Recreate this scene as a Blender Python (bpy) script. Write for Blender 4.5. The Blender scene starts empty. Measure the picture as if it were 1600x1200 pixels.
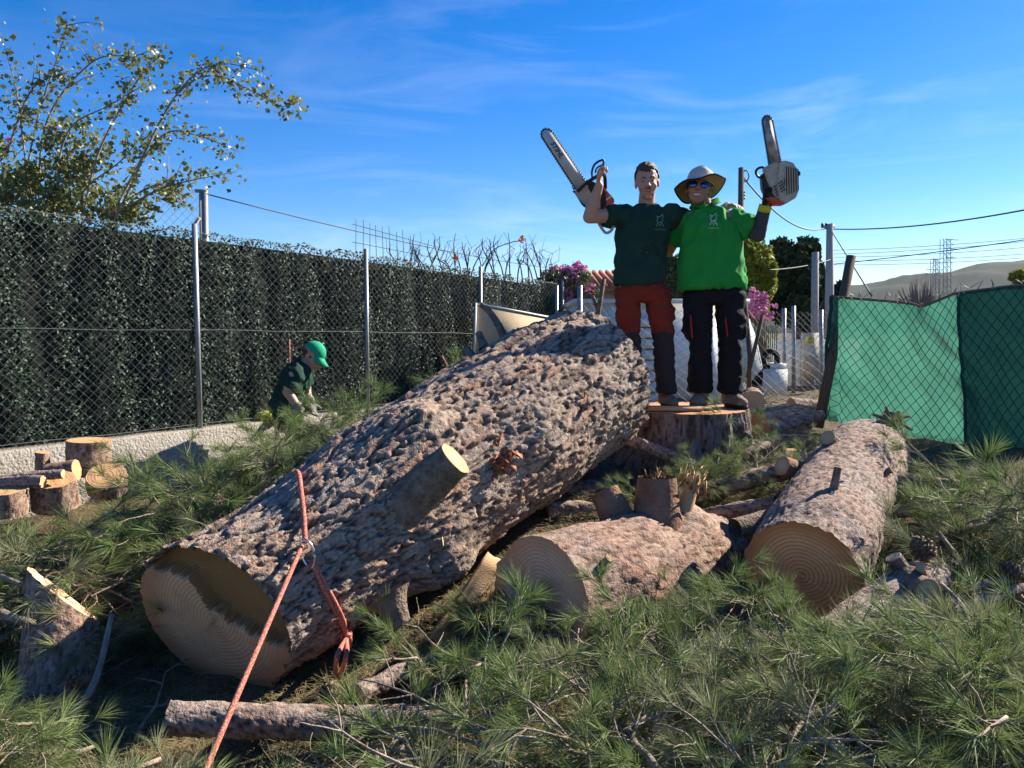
import bpy, bmesh, math, random
import numpy as np
from mathutils import Vector, Matrix, noise
from mathutils.bvhtree import BVHTree
R = math.radians
random.seed(7); rng = np.random.default_rng(7)
S = bpy.context.scene
COL = S.collection
# ------------------------------------------------------------------ camera
F = 1180.0; CZ = 1.5; PITCH = math.atan(80.0 / F)
cam_d = bpy.data.cameras.new('camera'); cam = bpy.data.objects.new('camera', cam_d); COL.objects.link(cam)
cam_d.sensor_width = 36.0; cam_d.lens = F / 1600 * 36; cam_d.clip_start = 0.05; cam_d.clip_end = 8000
cam.location = (0, 0, CZ); cam.rotation_euler = (math.pi / 2 - PITCH, 0, 0)
S.camera = cam
# ------------------------------------------------------------------ sky and sun
AZ, EL = R(58), R(33)            # azimuth measured from +Y (view direction) towards +X
SUN = Vector((math.sin(AZ) * math.cos(EL), math.cos(AZ) * math.cos(EL), math.sin(EL)))
W = bpy.data.worlds.new('World'); S.world = W; W.use_nodes = True
wn = W.node_tree.nodes; wl = W.node_tree.links; wn.clear()
def wnode(t, **k):
    n = wn.new(t)
    for a, b in k.items(): setattr(n, a, b)
    return n
wo = wnode('ShaderNodeOutputWorld'); bg = wnode('ShaderNodeBackground'); bg.inputs['Strength'].default_value = 0.066
sky = wnode('ShaderNodeTexSky', sky_type='NISHITA', sun_disc=False, sun_elevation=EL, sun_rotation=AZ, altitude=50, air_density=1.0, dust_density=0.12, ozone_density=4.5)
hs = wnode('ShaderNodeHueSaturation'); hs.inputs['Saturation'].default_value = 1.40; hs.inputs['Value'].default_value = 1.0; hs.inputs['Hue'].default_value = .512
wl.new(sky.outputs[0], hs.inputs['Color'])
# thin cirrus: stretched noise over the sky direction
tc = wnode('ShaderNodeTexCoord'); mp = wnode('ShaderNodeMapping')
mp.inputs['Rotation'].default_value = (0, R(12), R(20)); mp.inputs['Scale'].default_value = (1.6, 1.6, 9.0)
wl.new(tc.outputs['Generated'], mp.inputs['Vector'])
n1 = wnode('ShaderNodeTexNoise'); n1.inputs['Scale'].default_value = 2.1; n1.inputs['Detail'].default_value = 9; n1.inputs['Roughness'].default_value = .62; n1.inputs['Distortion'].default_value = .8
wl.new(mp.outputs[0], n1.inputs['Vector'])
n2 = wnode('ShaderNodeTexNoise'); n2.inputs['Scale'].default_value = 1.7; n2.inputs['Detail'].default_value = 2
wl.new(tc.outputs['Generated'], n2.inputs['Vector'])
r1 = wnode('ShaderNodeMapRange'); r1.inputs[1].default_value = .47; r1.inputs[2].default_value = .74
wl.new(n1.outputs[0], r1.inputs[0])
r2 = wnode('ShaderNodeMapRange'); r2.inputs[1].default_value = .44; r2.inputs[2].default_value = .66
wl.new(n2.outputs[0], r2.inputs[0])
mu = wnode('ShaderNodeMath', operation='MULTIPLY'); wl.new(r1.outputs[0], mu.inputs[0]); wl.new(r2.outputs[0], mu.inputs[1])
sx = wnode('ShaderNodeSeparateXYZ'); wl.new(tc.outputs['Generated'], sx.inputs[0])
r3 = wnode('ShaderNodeMapRange'); r3.inputs[1].default_value = .08; r3.inputs[2].default_value = .34; r3.inputs[3].default_value = .62; r3.inputs[4].default_value = .10
wl.new(sx.outputs[2], r3.inputs[0])
mu2 = wnode('ShaderNodeMath', operation='MULTIPLY'); wl.new(mu.outputs[0], mu2.inputs[0]); wl.new(r3.outputs[0], mu2.inputs[1])
mx = wnode('ShaderNodeMix', data_type='RGBA'); wl.new(mu2.outputs[0], mx.inputs[0]); wl.new(hs.outputs[0], mx.inputs[6]); mx.inputs[7].default_value = (7.0, 7.4, 7.9, 1)
wl.new(mx.outputs[2], bg.inputs['Color']); wl.new(bg.outputs[0], wo.inputs['Surface'])
sd = bpy.data.lights.new('sun', 'SUN'); so = bpy.data.objects.new('sun', sd); COL.objects.link(so)
sd.energy = 5.0; sd.angle = R(0.5); sd.color = (1.0, .91, .77)
so.rotation_euler = SUN.to_track_quat('Z', 'Y').to_euler()
S.view_settings.view_transform = 'Standard'; S.view_settings.look = 'None'
S.view_settings.exposure = 1.42; S.view_settings.gamma = 1.0
S.view_settings.use_curve_mapping = False

# ------------------------------------------------------------------ helpers
def P(px, py, d):
    """point seen at photo pixel (px,py) at horizontal distance d"""
    x = (px - 800) / F; u = (600 - py) / F
    c, s = math.cos(PITCH), math.sin(PITCH)
    ray = Vector((x, c + u * s, -s + u * c))
    return Vector((0, 0, CZ)) + ray * (d / ray.y)
def V3(*a): return Vector(a)
ORG = {}
def link(o, parent, org):
    COL.objects.link(o)
    if parent is not None: o.parent = parent
    ORG[o.name] = org
    return o
def tag(o, label, cat, group=None, kind=None):
    if label: o['label'] = label
    if cat: o['category'] = cat
    if group: o['group'] = group
    if kind: o['kind'] = kind
    return o
def thing(name, loc, label, cat, group=None):
    o = bpy.data.objects.new(name, None); o.location = loc; o.empty_display_size = .1
    link(o, None, Vector(loc)); return tag(o, label, cat, group)
def fast_mesh(name, V, Fc):
    """V Nx3 array; Fc list of index tuples or an MxK array"""
    me = bpy.data.meshes.new(name)
    V = np.asarray(V, dtype=np.float32).reshape(-1, 3)
    if isinstance(Fc, np.ndarray):
        m, k = Fc.shape; idx = Fc.reshape(-1).astype(np.int32); st = np.arange(m, dtype=np.int32) * k; tot = np.full(m, k, np.int32)
    else:
        tot = np.array([len(f) for f in Fc], np.int32); st = np.concatenate([[0], np.cumsum(tot)[:-1]]).astype(np.int32)
        idx = np.array([i for f in Fc for i in f], np.int32)
    me.vertices.add(len(V)); me.vertices.foreach_set('co', V.reshape(-1))
    me.loops.add(len(idx)); me.loops.foreach_set('vertex_index', idx)
    me.polygons.add(len(tot)); me.polygons.foreach_set('loop_start', st); me.polygons.foreach_set('loop_total', tot)
    me.update(calc_edges=True); me.validate(); return me
def part(name, V, Fc, mat, parent=None, smooth=True, kind=None, me=None):
    """mesh from world-space vertices; stored relative to the parent's origin"""
    org = ORG[parent.name] if parent is not None else Vector((0, 0, 0))
    if me is None:
        A = np.asarray(V, dtype=np.float64).reshape(-1, 3) - np.array(org)
        me = fast_mesh(name, A, Fc)
    me.materials.clear()
    for m in (mat if isinstance(mat, (list, tuple)) else [mat]): me.materials.append(m)
    if smooth: me.polygons.foreach_set('use_smooth', np.ones(len(me.polygons), bool))
    o = bpy.data.objects.new(name, me); link(o, parent, org.copy())
    if kind: o['kind'] = kind
    return o
class MB:
    def __init__(s): s.V = []; s.F = []; s.n = 0
    def add(s, V, Fc):
        s.V.append(np.asarray(V, dtype=np.float64).reshape(-1, 3)); n = s.n
        s.F += [tuple(int(i) + n for i in f) for f in Fc]; s.n += len(s.V[-1]); return s
    def box(s, c, h, rot=None):
        pts = [Vector((x * h[0], y * h[1], z * h[2])) for x in (-1, 1) for y in (-1, 1) for z in (-1, 1)]
        if rot is not None: pts = [rot @ p for p in pts]
        return s.add([tuple(p + Vector(c)) for p in pts], [(0, 1, 3, 2), (4, 6, 7, 5), (0, 4, 5, 1), (2, 3, 7, 6), (0, 2, 6, 4), (1, 5, 7, 3)])
    def tube(s, pts, rad, n=6, cap=True):
        V, Fc = tube(pts, rad, n, cap); return s.add(V, Fc)
    def prism(s, poly, off):
        """closed outline (list of 3D points) extruded by vector off"""
        k = len(poly); off = Vector(off)
        V = [Vector(p) for p in poly] + [Vector(p) + off for p in poly]
        return s.add([tuple(v) for v in V], [tuple(range(k)), tuple(range(2 * k - 1, k - 1, -1))] + [(i, i + k, (i + 1) % k + k, (i + 1) % k) for i in range(k)])
    def out(s, name, mat, parent=None, smooth=False, kind=None):
        return part(name, np.concatenate(s.V), s.F, mat, parent, smooth, kind)
def frames(pts):
    pts = [Vector(p) for p in pts]; T = []
    for i in range(len(pts)):
        a = pts[max(i - 1, 0)]; b = pts[min(i + 1, len(pts) - 1)]; t = b - a
        T.append(t.normalized() if t.length > 1e-9 else Vector((0, 0, 1)))
    n = T[0].orthogonal().normalized(); out = []
    for t in T:
        n = (n - t * n.dot(t)); n = n.normalized() if n.length > 1e-6 else t.orthogonal().normalized()
        out.append((n.copy(), t.cross(n)))
    return pts, out
def tube(pts, rad, n=6, cap=True):
    pts, fr = frames(pts); m = len(pts)
    if not hasattr(rad, '__len__'): rad = [rad] * m
    V = []; Fc = []
    for i, (p, (a, b)) in enumerate(zip(pts, fr)):
        for k in range(n):
            th = 2 * math.pi * k / n; V.append(tuple(p + (a * math.cos(th) + b * math.sin(th)) * rad[i]))
    for i in range(m - 1):
        for k in range(n): Fc.append((i * n + k, i * n + (k + 1) % n, (i + 1) * n + (k + 1) % n, (i + 1) * n + k))
    if cap: Fc.append(tuple(range(n - 1, -1, -1))); Fc.append(tuple(range((m - 1) * n, m * n)))
    return V, Fc
def spline(pts, k=6):
    """Catmull-Rom through points"""
    pts = [Vector(p) for p in pts]; q = [pts[0] * 2 - pts[1]] + pts + [pts[-1] * 2 - pts[-2]]; out = []
    for i in range(1, len(q) - 2):
        for j in range(k):
            t = j / k; a, b, c, d = q[i - 1], q[i], q[i + 1], q[i + 2]
            out.append(.5 * ((2 * b) + (c - a) * t + (2 * a - 5 * b + 4 * c - d) * t * t + (3 * b - a - 3 * c + d) * t ** 3))
    out.append(pts[-1]); return out
# ------------------------------------------------------------------ materials
def mat(name, col, rough=.8, metal=0, spec=.3, var=None, vscale=8, bump=0, bscale=40, coord='Object', trans=0, stretch=(1, 1, 1), detail=5):
    m = bpy.data.materials.new(name); m.use_nodes = True; nt = m.node_tree; b = nt.nodes['Principled BSDF']
    b.inputs['Roughness'].default_value = rough; b.inputs['Metallic'].default_value = metal; b.inputs['Specular IOR Level'].default_value = spec
    t = nt.nodes.new('ShaderNodeTexCoord'); mp = nt.nodes.new('ShaderNodeMapping'); mp.inputs['Scale'].default_value = stretch
    nt.links.new(t.outputs[coord], mp.inputs[0])
    if var is not None:
        n = nt.nodes.new('ShaderNodeTexNoise'); n.inputs['Scale'].default_value = vscale; n.inputs['Detail'].default_value = detail; n.inputs['Roughness'].default_value = .65
        nt.links.new(mp.outputs[0], n.inputs['Vector'])
        rp = nt.nodes.new('ShaderNodeMapRange'); rp.inputs[1].default_value = .3; rp.inputs[2].default_value = .7
        nt.links.new(n.outputs[0], rp.inputs[0])
        x = nt.nodes.new('ShaderNodeMix'); x.data_type = 'RGBA'; x.inputs[6].default_value = (*col, 1); x.inputs[7].default_value = (*var, 1)
        nt.links.new(rp.outputs[0], x.inputs[0]); nt.links.new(x.outputs[2], b.inputs['Base Color'])
    else: b.inputs['Base Color'].default_value = (*col, 1)
    if bump:
        n = nt.nodes.new('ShaderNodeTexNoise'); n.inputs['Scale'].default_value = bscale; n.inputs['Detail'].default_value = 6
        nt.links.new(mp.outputs[0], n.inputs['Vector'])
        bp = nt.nodes.new('ShaderNodeBump'); bp.inputs['Strength'].default_value = min(bump, 1); bp.inputs['Distance'].default_value = .01 * max(bump, 1)
        nt.links.new(n.outputs[0], bp.inputs['Height']); nt.links.new(bp.outputs[0], b.inputs['Normal'])
    if trans:
        tr = nt.nodes.new('ShaderNodeBsdfTranslucent'); ms = nt.nodes.new('ShaderNodeMixShader'); ms.inputs[0].default_value = trans
        src = b.inputs['Base Color'].links
        if src: nt.links.new(src[0].from_socket, tr.inputs['Color'])
        else: tr.inputs['Color'].default_value = (*col, 1)
        nt.links.new(b.outputs[0], ms.inputs[1]); nt.links.new(tr.outputs[0], ms.inputs[2])
        nt.links.new(ms.outputs[0], nt.nodes['Material Output'].inputs['Surface'])
    return m
def attr_mat(name, rough=.85, spec=.2, bump=.5, bscale=120, trans=0):
    """base colour comes from the mesh's own colour attribute 'tone'"""
    m = mat(name, (.5, .5, .5), rough, 0, spec, None, 8, bump, bscale); nt = m.node_tree; b = nt.nodes['Principled BSDF']
    a = nt.nodes.new('ShaderNodeAttribute'); a.attribute_name = 'tone'
    n = nt.nodes.new('ShaderNodeTexNoise'); n.inputs['Scale'].default_value = 55; n.inputs['Detail'].default_value = 6
    t = nt.nodes.new('ShaderNodeTexCoord'); nt.links.new(t.outputs['Object'], n.inputs['Vector'])
    mr = nt.nodes.new('ShaderNodeMapRange'); mr.inputs[1].default_value = .25; mr.inputs[2].default_value = .75; mr.inputs[3].default_value = .62; mr.inputs[4].default_value = 1.3
    nt.links.new(n.outputs[0], mr.inputs[0])
    mm = nt.nodes.new('ShaderNodeVectorMath'); mm.operation = 'SCALE'; nt.links.new(a.outputs['Color'], mm.inputs[0]); nt.links.new(mr.outputs[0], mm.inputs['Scale'])
    nt.links.new(mm.outputs[0], b.inputs['Base Color']); return m
def rings_mat(name, ca, cb, edge, scale=38, radius=.35, dirt=.25):
    """end grain: growth rings around the object's own Z axis"""
    m = mat(name, ca, .75, 0, .2, None, 8, .25, 150); nt = m.node_tree; b = nt.nodes['Principled BSDF']; L = nt.links
    t = nt.nodes.new('ShaderNodeTexCoord'); mp = nt.nodes.new('ShaderNodeMapping'); mp.inputs['Scale'].default_value = (1, 1, 0); L.new(t.outputs['Object'], mp.inputs[0])
    nd = nt.nodes.new('ShaderNodeTexNoise'); nd.inputs['Scale'].default_value = 3.0; nd.inputs['Detail'].default_value = 1; L.new(mp.outputs[0], nd.inputs['Vector'])
    ln = nt.nodes.new('ShaderNodeVectorMath'); ln.operation = 'LENGTH'; L.new(mp.outputs[0], ln.inputs[0])
    a1 = nt.nodes.new('ShaderNodeMath'); a1.operation = 'MULTIPLY_ADD'; L.new(nd.outputs[0], a1.inputs[0]); a1.inputs[1].default_value = .05; L.new(ln.outputs['Value'], a1.inputs[2])
    a2 = nt.nodes.new('ShaderNodeMath'); a2.operation = 'MULTIPLY'; L.new(a1.outputs[0], a2.inputs[0]); a2.inputs[1].default_value = scale * 6.283
    sn = nt.nodes.new('ShaderNodeMath'); sn.operation = 'SINE'; L.new(a2.outputs[0], sn.inputs[0])
    mr = nt.nodes.new('ShaderNodeMapRange'); mr.inputs[1].default_value = -.4; mr.inputs[2].default_value = 1; L.new(sn.outputs[0], mr.inputs[0])
    x = nt.nodes.new('ShaderNodeMix'); x.data_type = 'RGBA'; x.inputs[6].default_value = (*ca, 1); x.inputs[7].default_value = (*cb, 1); L.new(mr.outputs[0], x.inputs[0])
    # sapwood/bark rim and saw dirt
    er = nt.nodes.new('ShaderNodeMapRange'); er.inputs[1].default_value = radius * .72; er.inputs[2].default_value = radius * 1.02; L.new(a1.outputs[0], er.inputs[0])
    x2 = nt.nodes.new('ShaderNodeMix'); x2.data_type = 'RGBA'; L.new(er.outputs[0], x2.inputs[0]); L.new(x.outputs[2], x2.inputs[6]); x2.inputs[7].default_value = (*edge, 1)
    n3 = nt.nodes.new('ShaderNodeTexNoise'); n3.inputs['Scale'].default_value = 7; n3.inputs['Detail'].default_value = 8; n3.inputs['Roughness'].default_value = .7; L.new(t.outputs['Object'], n3.inputs['Vector'])
    r3 = nt.nodes.new('ShaderNodeMapRange'); r3.inputs[1].default_value = .5; r3.inputs[2].default_value = .75; r3.inputs[4].default_value = dirt; L.new(n3.outputs[0], r3.inputs[0])
    x3 = nt.nodes.new('ShaderNodeMix'); x3.data_type = 'RGBA'; L.new(r3.outputs[0], x3.inputs[0]); L.new(x2.outputs[2], x3.inputs[6]); x3.inputs[7].default_value = (ca[0] * .45, ca[1] * .38, ca[2] * .32, 1)
    L.new(x3.outputs[2], b.inputs['Base Color']); return m
def set_tone(me, rgb):
    a = me.color_attributes.new('tone', 'FLOAT_COLOR', 'POINT'); c = np.ones((len(me.vertices), 4), np.float32); c[:, :3] = rgb; a.data.foreach_set('color', c.reshape(-1))
M = dict(
    ground=mat('ground_soil', (.07, .052, .034), .95, 0, .1, (.15, .115, .07), 6, 2.5, 45, detail=9),
    steel=mat('galvanised_steel', (.30, .31, .32), .5, .45, .5, (.22, .23, .24), 14, .1, 60),
    wire=mat('fence_wire', (.15, .155, .16), .55, .3, .35),
    darkwire=mat('dark_wire', (.03, .03, .03), .6),
    render_wall=mat('wall_render', (.38, .35, .30), .95, 0, .1, (.27, .24, .20), 5, 2.2, 45),
    white=mat('white_render', (.72, .71, .68), .9, 0, .2, (.58, .57, .54), 4, .4, 30),
    beige=mat('beige_board', (.44, .34, .22), .8, 0, .2, (.38, .29, .185), 9, .2, 90),
    trim=mat('white_trim', (.66, .65, .62), .6),
    leafplastic=mat('screen_leaf', (.022, .058, .030), .58, 0, .30, (.052, .085, .056), 9),
    backing=mat('screen_backing', (.008, .014, .009), .9),
    needle=mat('pine_needle', (.105, .165, .045), .55, 0, .22, (.20, .245, .095), 3, trans=.3),
    needle2=mat('pine_needle_dull', (.12, .15, .06), .55, 0, .22, (.25, .26, .14), 3, trans=.3),
    twig=mat('pine_twig', (.36, .30, .235), .9, 0, .15, (.15, .115, .085), 14, .8, 90),
    limb=mat('limb_bark', (.30, .235, .18), .92, 0, .1, (.10, .07, .05), 22, 2.6, 60, detail=8),
    limb_red=mat('limb_inner_bark', (.30, .17, .11), .9, 0, .1, (.16, .085, .055), 11, 1.6, 55),
    bark=attr_mat('trunk_bark', .92, .12, .8, 110),
    wood=mat('split_wood', (.56, .40, .22), .8, 0, .2, (.42, .26, .13), 7, .5, 60, stretch=(1, 1, 6)),
    resin=mat('torn_red_wood', (.30, .085, .05), .75, 0, .3, (.42, .19, .11), 22, 1.5, 70),
    cone=mat('pine_cone', (.12, .075, .045), .8, 0, .2, (.2, .14, .09), 40),
    skin=mat('skin', (.50, .30, .215), .55, 0, .35, (.44, .24, .17), 18, .08, 200),
    skin2=mat('skin_tanned', (.36, .195, .125), .55, 0, .35, (.31, .16, .10), 18, .08, 200),
    hair=mat('brown_hair', (.06, .035, .02), .6, 0, .4, (.12, .075, .045), 60, 1, 250),
    eye=mat('eye_white', (.36, .31, .28), .3), iris=mat('iris', (.03, .025, .02), .25), lip=mat('lip', (.34, .14, .11), .5), teeth=mat('teeth', (.75, .72, .66), .3),
    tee=mat('dark_green_shirt', (.014, .042, .030), .9, 0, .15, (.02, .055, .04), 6, .4, 260),
    polo=mat('bright_green_shirt', (.018, .24, .035), .85, 0, .2, (.02, .29, .05), 6, .4, 260),
    print_a=mat('green_print', (.12, .34, .22), .8), print_b=mat('white_print', (.55, .68, .56), .8),
    redtrouser=mat('rust_trousers', (.17, .026, .016), .9, 0, .15, (.22, .036, .020), 8, .5, 220),
    charcoal=mat('charcoal_cloth', (.028, .026, .027), .9, 0, .2, (.04, .037, .037), 8, .5, 220),
    black=mat('black_cloth', (.009, .009, .012), .9, 0, .2, (.014, .014, .017), 8, .5, 220),
    redtrim=mat('red_piping', (.35, .03, .025), .8),
    boot=mat('boot_leather', (.10, .075, .05), .75, 0, .3, (.24, .19, .13), 14, .5, 90), sole=mat('boot_sole', (.012, .012, .012), .8),
    greysleeve=mat('grey_sleeve', (.055, .058, .068), .9, 0, .15, (.07, .073, .083), 8, .4, 220),
    glove=mat('black_glove', (.015, .015, .015), .8), yellow=mat('yellow_fabric', (.55, .50, .05), .8), greyglove=mat('grey_glove', (.25, .24, .2), .9, 0, .1, (.17, .16, .13), 20),
    hat=mat('grey_hat', (.46, .43, .40), .85, 0, .2, None, 8, .3, 250), hatlining=mat('tan_hat_lining', (.33, .235, .12), .9), hatedge=mat('navy_hat_edge', (.012, .014, .03), .8),
    capgreen=mat('green_cap', (.012, .30, .15), .8, 0, .2, (.015, .34, .18), 8, .3, 250),
    lens=mat('mirror_lens', (.03, .10, .26), .06, .9, .8), plastic_black=mat('black_plastic', (.012, .012, .013), .4, 0, .4),
    bar=mat('saw_bar_steel', (.55, .55, .54), .5, .05, .4, (.44, .43, .42), 16), bar_dirty=mat('grimy_saw_bar', (.12, .115, .11), .5, .3, .4, (.48, .47, .45), 13),
    chain=mat('saw_chain', (.035, .034, .036), .4, .7, .4),
    orange=mat('orange_plastic', (.55, .075, .03), .4, 0, .4, (.40, .05, .03), 12), cream=mat('cream_plastic', (.50, .45, .34), .5, 0, .4, (.30, .26, .19), 9, .3, 60),
    tan=mat('tan_plastic', (.42, .34, .25), .5), greyplastic=mat('pale_grey_plastic', (.5, .5, .48), .5),
    rope=None, carabiner=mat('carabiner_steel', (.6, .6, .6), .25, 1, .5),
    net=None, green_panel=mat('green_panel', (.035, .11, .045), .7, 0, .3, (.05, .14, .07), 5), net_dark=mat('dark_green_net', (.012, .07, .055), .75, 0, .2, (.016, .09, .07), 4, .6, 120, trans=.12),
    pole_wood=mat('weathered_pole', (.16, .12, .09), .9, 0, .1, (.09, .065, .05), 10, .8, 40, stretch=(6, 6, 1)), concrete=mat('pole_concrete', (.40, .38, .35), .9, 0, .1, (.32, .3, .28), 6),
    leaf_bush=mat('bush_leaf', (.12, .155, .04), .45, 0, .5, (.25, .245, .09), 4, trans=.35), leaf_dark=mat('dark_tree_leaf', (.020, .042, .018), .7, 0, .2, (.045, .07, .028), 1.2, trans=.1),
    leaf_yellow=mat('yellow_green_leaf', (.15, .20, .025), .6, 0, .3, (.25, .27, .04), 1.5, trans=.3), pink=mat('pink_bract', (.42, .10, .27), .6, 0, .2, (.52, .24, .40), 5, trans=.3),
    orangeflower=mat('orange_flower', (.75, .22, .03), .6), olive=mat('olive_leaf', (.07, .095, .04), .6, 0, .3, (.13, .15, .07), 2, trans=.2),
    tile=mat('roof_tile', (.38, .17, .10), .85, 0, .2, (.28, .12, .07), 6), hill=mat('hill_wood', (.014, .024, .016), .95, 0, .05, (.038, .046, .028), .035, 0, detail=9), far_steel=mat('pylon_steel', (.25, .25, .25), .6, .5),
    bare=mat('bare_twigs', (.17, .12, .10), .9), tarp=mat('pale_tarp', (.62, .66, .70), .4, 0, .4, (.45, .5, .56), 4), sticker=mat('yellow_sticker', (.75, .6, .06), .6), cabinet=mat('meter_cabinet', (.42, .40, .34), .7), ink=mat('black_ink', (.02, .02, .02), .6),
    sawdust=mat('sawdust', (.50, .36, .20), .95, 0, .1, (.36, .24, .12), 30, 1, 80), tyre=mat('tyre', (.012, .012, .012), .8),
)
def rope_mat():
    m = mat('red_rope', (.42, .07, .05), .85, 0, .2, None, 8, 0); nt = m.node_tree; L = nt.links; b = nt.nodes['Principled BSDF']
    t = nt.nodes.new('ShaderNodeTexCoord'); n = nt.nodes.new('ShaderNodeTexNoise'); n.inputs['Scale'].default_value = 160; n.inputs['Detail'].default_value = 2; L.new(t.outputs['Object'], n.inputs['Vector'])
    r = nt.nodes.new('ShaderNodeMapRange'); r.inputs[1].default_value = .47; r.inputs[2].default_value = .58; L.new(n.outputs[0], r.inputs[0])
    x = nt.nodes.new('ShaderNodeMix'); x.data_type = 'RGBA'; x.inputs[6].default_value = (.36, .085, .055, 1); x.inputs[7].default_value = (.50, .24, .18, 1); L.new(r.outputs[0], x.inputs[0]); L.new(x.outputs[2], b.inputs['Base Color'])
    bp = nt.nodes.new('ShaderNodeBump'); bp.inputs['Strength'].default_value = .8; bp.inputs['Distance'].default_value = .003; L.new(n.outputs[0], bp.inputs['Height']); L.new(bp.outputs[0], b.inputs['Normal']); return m
M['rope'] = rope_mat()
def net_mat(name, col, alpha):
    m = mat(name, col, .7, 0, .2, tuple(c * 1.25 for c in col), 5, .5, 90, trans=.45); nt = m.node_tree; L = nt.links
    out = nt.nodes['Material Output']; src = out.inputs['Surface'].links[0].from_socket
    tr = nt.nodes.new('ShaderNodeBsdfTransparent'); ms = nt.nodes.new('ShaderNodeMixShader'); ms.inputs[0].default_value = alpha
    L.new(tr.outputs[0], ms.inputs[1]); L.new(src, ms.inputs[2]); L.new(ms.outputs[0], out.inputs['Surface']); return m
M['net'] = net_mat('green_net', (.045, .185, .13), .93)

# ------------------------------------------------------------------ terrain
def sst(a, b, x):
    t = np.clip((x - a) / (b - a), 0, 1); return t * t * (3 - 2 * t)
def gh(x, y):
    rise = .62 * sst(2.8, 5.8, y); side = sst(-2.3, -.5, x)
    h = rise * side + .10 * sst(3, 6, y) * (1 - side)
    far = sst(7.5, 12, y) * sst(-6, -2, x) * .06
    return h + far + .02 * np.sin(x * 3.1 + 1) * np.cos(y * 2.7) * sst(40, 10, y)
def ghf(x, y): return float(gh(np.array(float(x)), np.array(float(y))))
gx = np.concatenate([-np.geomspace(2600, 8, 14), np.arange(-7.5, 8, .15), np.geomspace(8, 2600, 14)])
gy = np.concatenate([[-300, -60, -20, -8, -3], np.arange(-1.5, 14, .15), np.geomspace(14.5, 2600, 18)])
GX, GY = np.meshgrid(gx, gy); GZ = gh(GX, GY)
near = (np.abs(GX) < 7) & (GY < 13) & (GY > -1)
GZ = GZ + np.where(near, rng.normal(0, .012, GX.shape), 0)
nx, ny = len(gx), len(gy); ii = np.arange(nx * ny).reshape(ny, nx)
q = np.stack([ii[:-1, :-1], ii[:-1, 1:], ii[1:, 1:], ii[1:, :-1]], -1).reshape(-1, 4)
g = part('ground', np.stack([GX, GY, GZ], -1).reshape(-1, 3), q, M['ground']); g['kind'] = 'structure'
# far hills: wooded ridge
def ridge(name, d, prof, depth, seed):
    xs = np.linspace(prof[0][0], prof[-1][0], 160); hs_ = np.interp(xs, [p[0] for p in prof], [p[1] for p in prof])
    V = []; nr = 26
    for j in range(nr):
        t = j / (nr - 1)
        for x, h in zip(xs, hs_):
            w = math.sin(min(t * 1.25, 1) * math.pi / 2) if t < .8 else 1 - (t - .8) * 1.5
            px = (x - 800) / F
            y = d * (.72 + .28 * t * 1.25) if t < .8 else d * (1 + (t - .8))
            zz = h / F * d * w; X = px * y
            zz += (noise.noise(Vector((X * .012, y * .012, seed))) * 9 + noise.noise(Vector((X * .06, y * .06, seed))) * 3.2) * min(1, w) * (d / 1200)
            V.append((X, y, CZ + zz - (12 if j == 0 else 0)))
    n = len(xs); Fc = np.array([(j * n + i, j * n + i + 1, (j + 1) * n + i + 1, (j + 1) * n + i) for j in range(nr - 1) for i in range(n - 1)])
    o = part(name, V, Fc, M['hill']); o['kind'] = 'structure'; return o
ridge('hills', 1500, [(-500, 30), (300, 50), (900, 55), (1250, 66), (1330, 74), (1400, 84), (1450, 88), (1490, 90), (1520, 101), (1560, 106), (1600, 110), (1750, 118), (2100, 100), (2500, 80)], 400, 3.3)

# ------------------------------------------------------------------ bark and logs
def vnoise(u, v, pu, seed):
    """value noise, periodic in u with pu cells"""
    g_ = np.random.default_rng(seed).random((64, 512)); iu = np.floor(u).astype(int); iv = np.floor(v).astype(int); fu = u - iu; fv = v - iv
    fu = fu * fu * (3 - 2 * fu); fv = fv * fv * (3 - 2 * fv)
    a = g_[iu % pu % 64, iv % 512]; b = g_[(iu + 1) % pu % 64, iv % 512]; c = g_[iu % pu % 64, (iv + 1) % 512]; d = g_[(iu + 1) % pu % 64, (iv + 1) % 512]
    return (a * (1 - fu) + b * fu) * (1 - fv) + (c * (1 - fu) + d * fu) * fv
def plates(u, v, pu, seed):
    """cellular plates; returns distance to crack, a per-plate random value and a per-plate tilt"""
    r_ = np.random.default_rng(seed); J = r_.random((64, 512, 4))
    iu = np.floor(u).astype(int); iv = np.floor(v).astype(int)
    f1 = np.full(u.shape, 9.); f2 = np.full(u.shape, 9.); idv = np.zeros(u.shape); tl = np.zeros(u.shape)
    for a in (-1, 0, 1):
        for b in (-1, 0, 1):
            c = (iu + a); dd = iv + b; jj = J[c % pu % 64, dd % 512]
            du = u - c - jj[..., 0]; dv = v - dd - jj[..., 1]; d = np.hypot(du, dv)
            m1 = d < f1; f2 = np.where(m1, f1, np.minimum(f2, d)); idv = np.where(m1, jj[..., 2], idv); an = jj[..., 3] * 6.283; tl = np.where(m1, du * np.cos(an) + dv * np.sin(an), tl); f1 = np.where(m1, d, f1)
    return f2 - f1, idv, tl
BARKS = dict(rough=dict(plate=(.058, .165), amp=.022, tone=((.39, .285, .21), (.35, .205, .135), (.32, .265, .22)), crack=(.026, .017, .013)),
             mid=dict(plate=(.030, .075), amp=.0085, tone=((.36, .265, .205), (.33, .20, .14), (.32, .265, .23)), crack=(.055, .036, .028)),
             pink=dict(plate=(.045, .12), amp=.0085, tone=((.39, .26, .185), (.35, .195, .13), (.33, .245, .195)), crack=(.085, .048, .034)),
             stump=dict(plate=(.075, .34), amp=.030, tone=((.21, .165, .135), (.17, .12, .095), (.19, .165, .15)), crack=(.028, .02, .017)))
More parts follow.
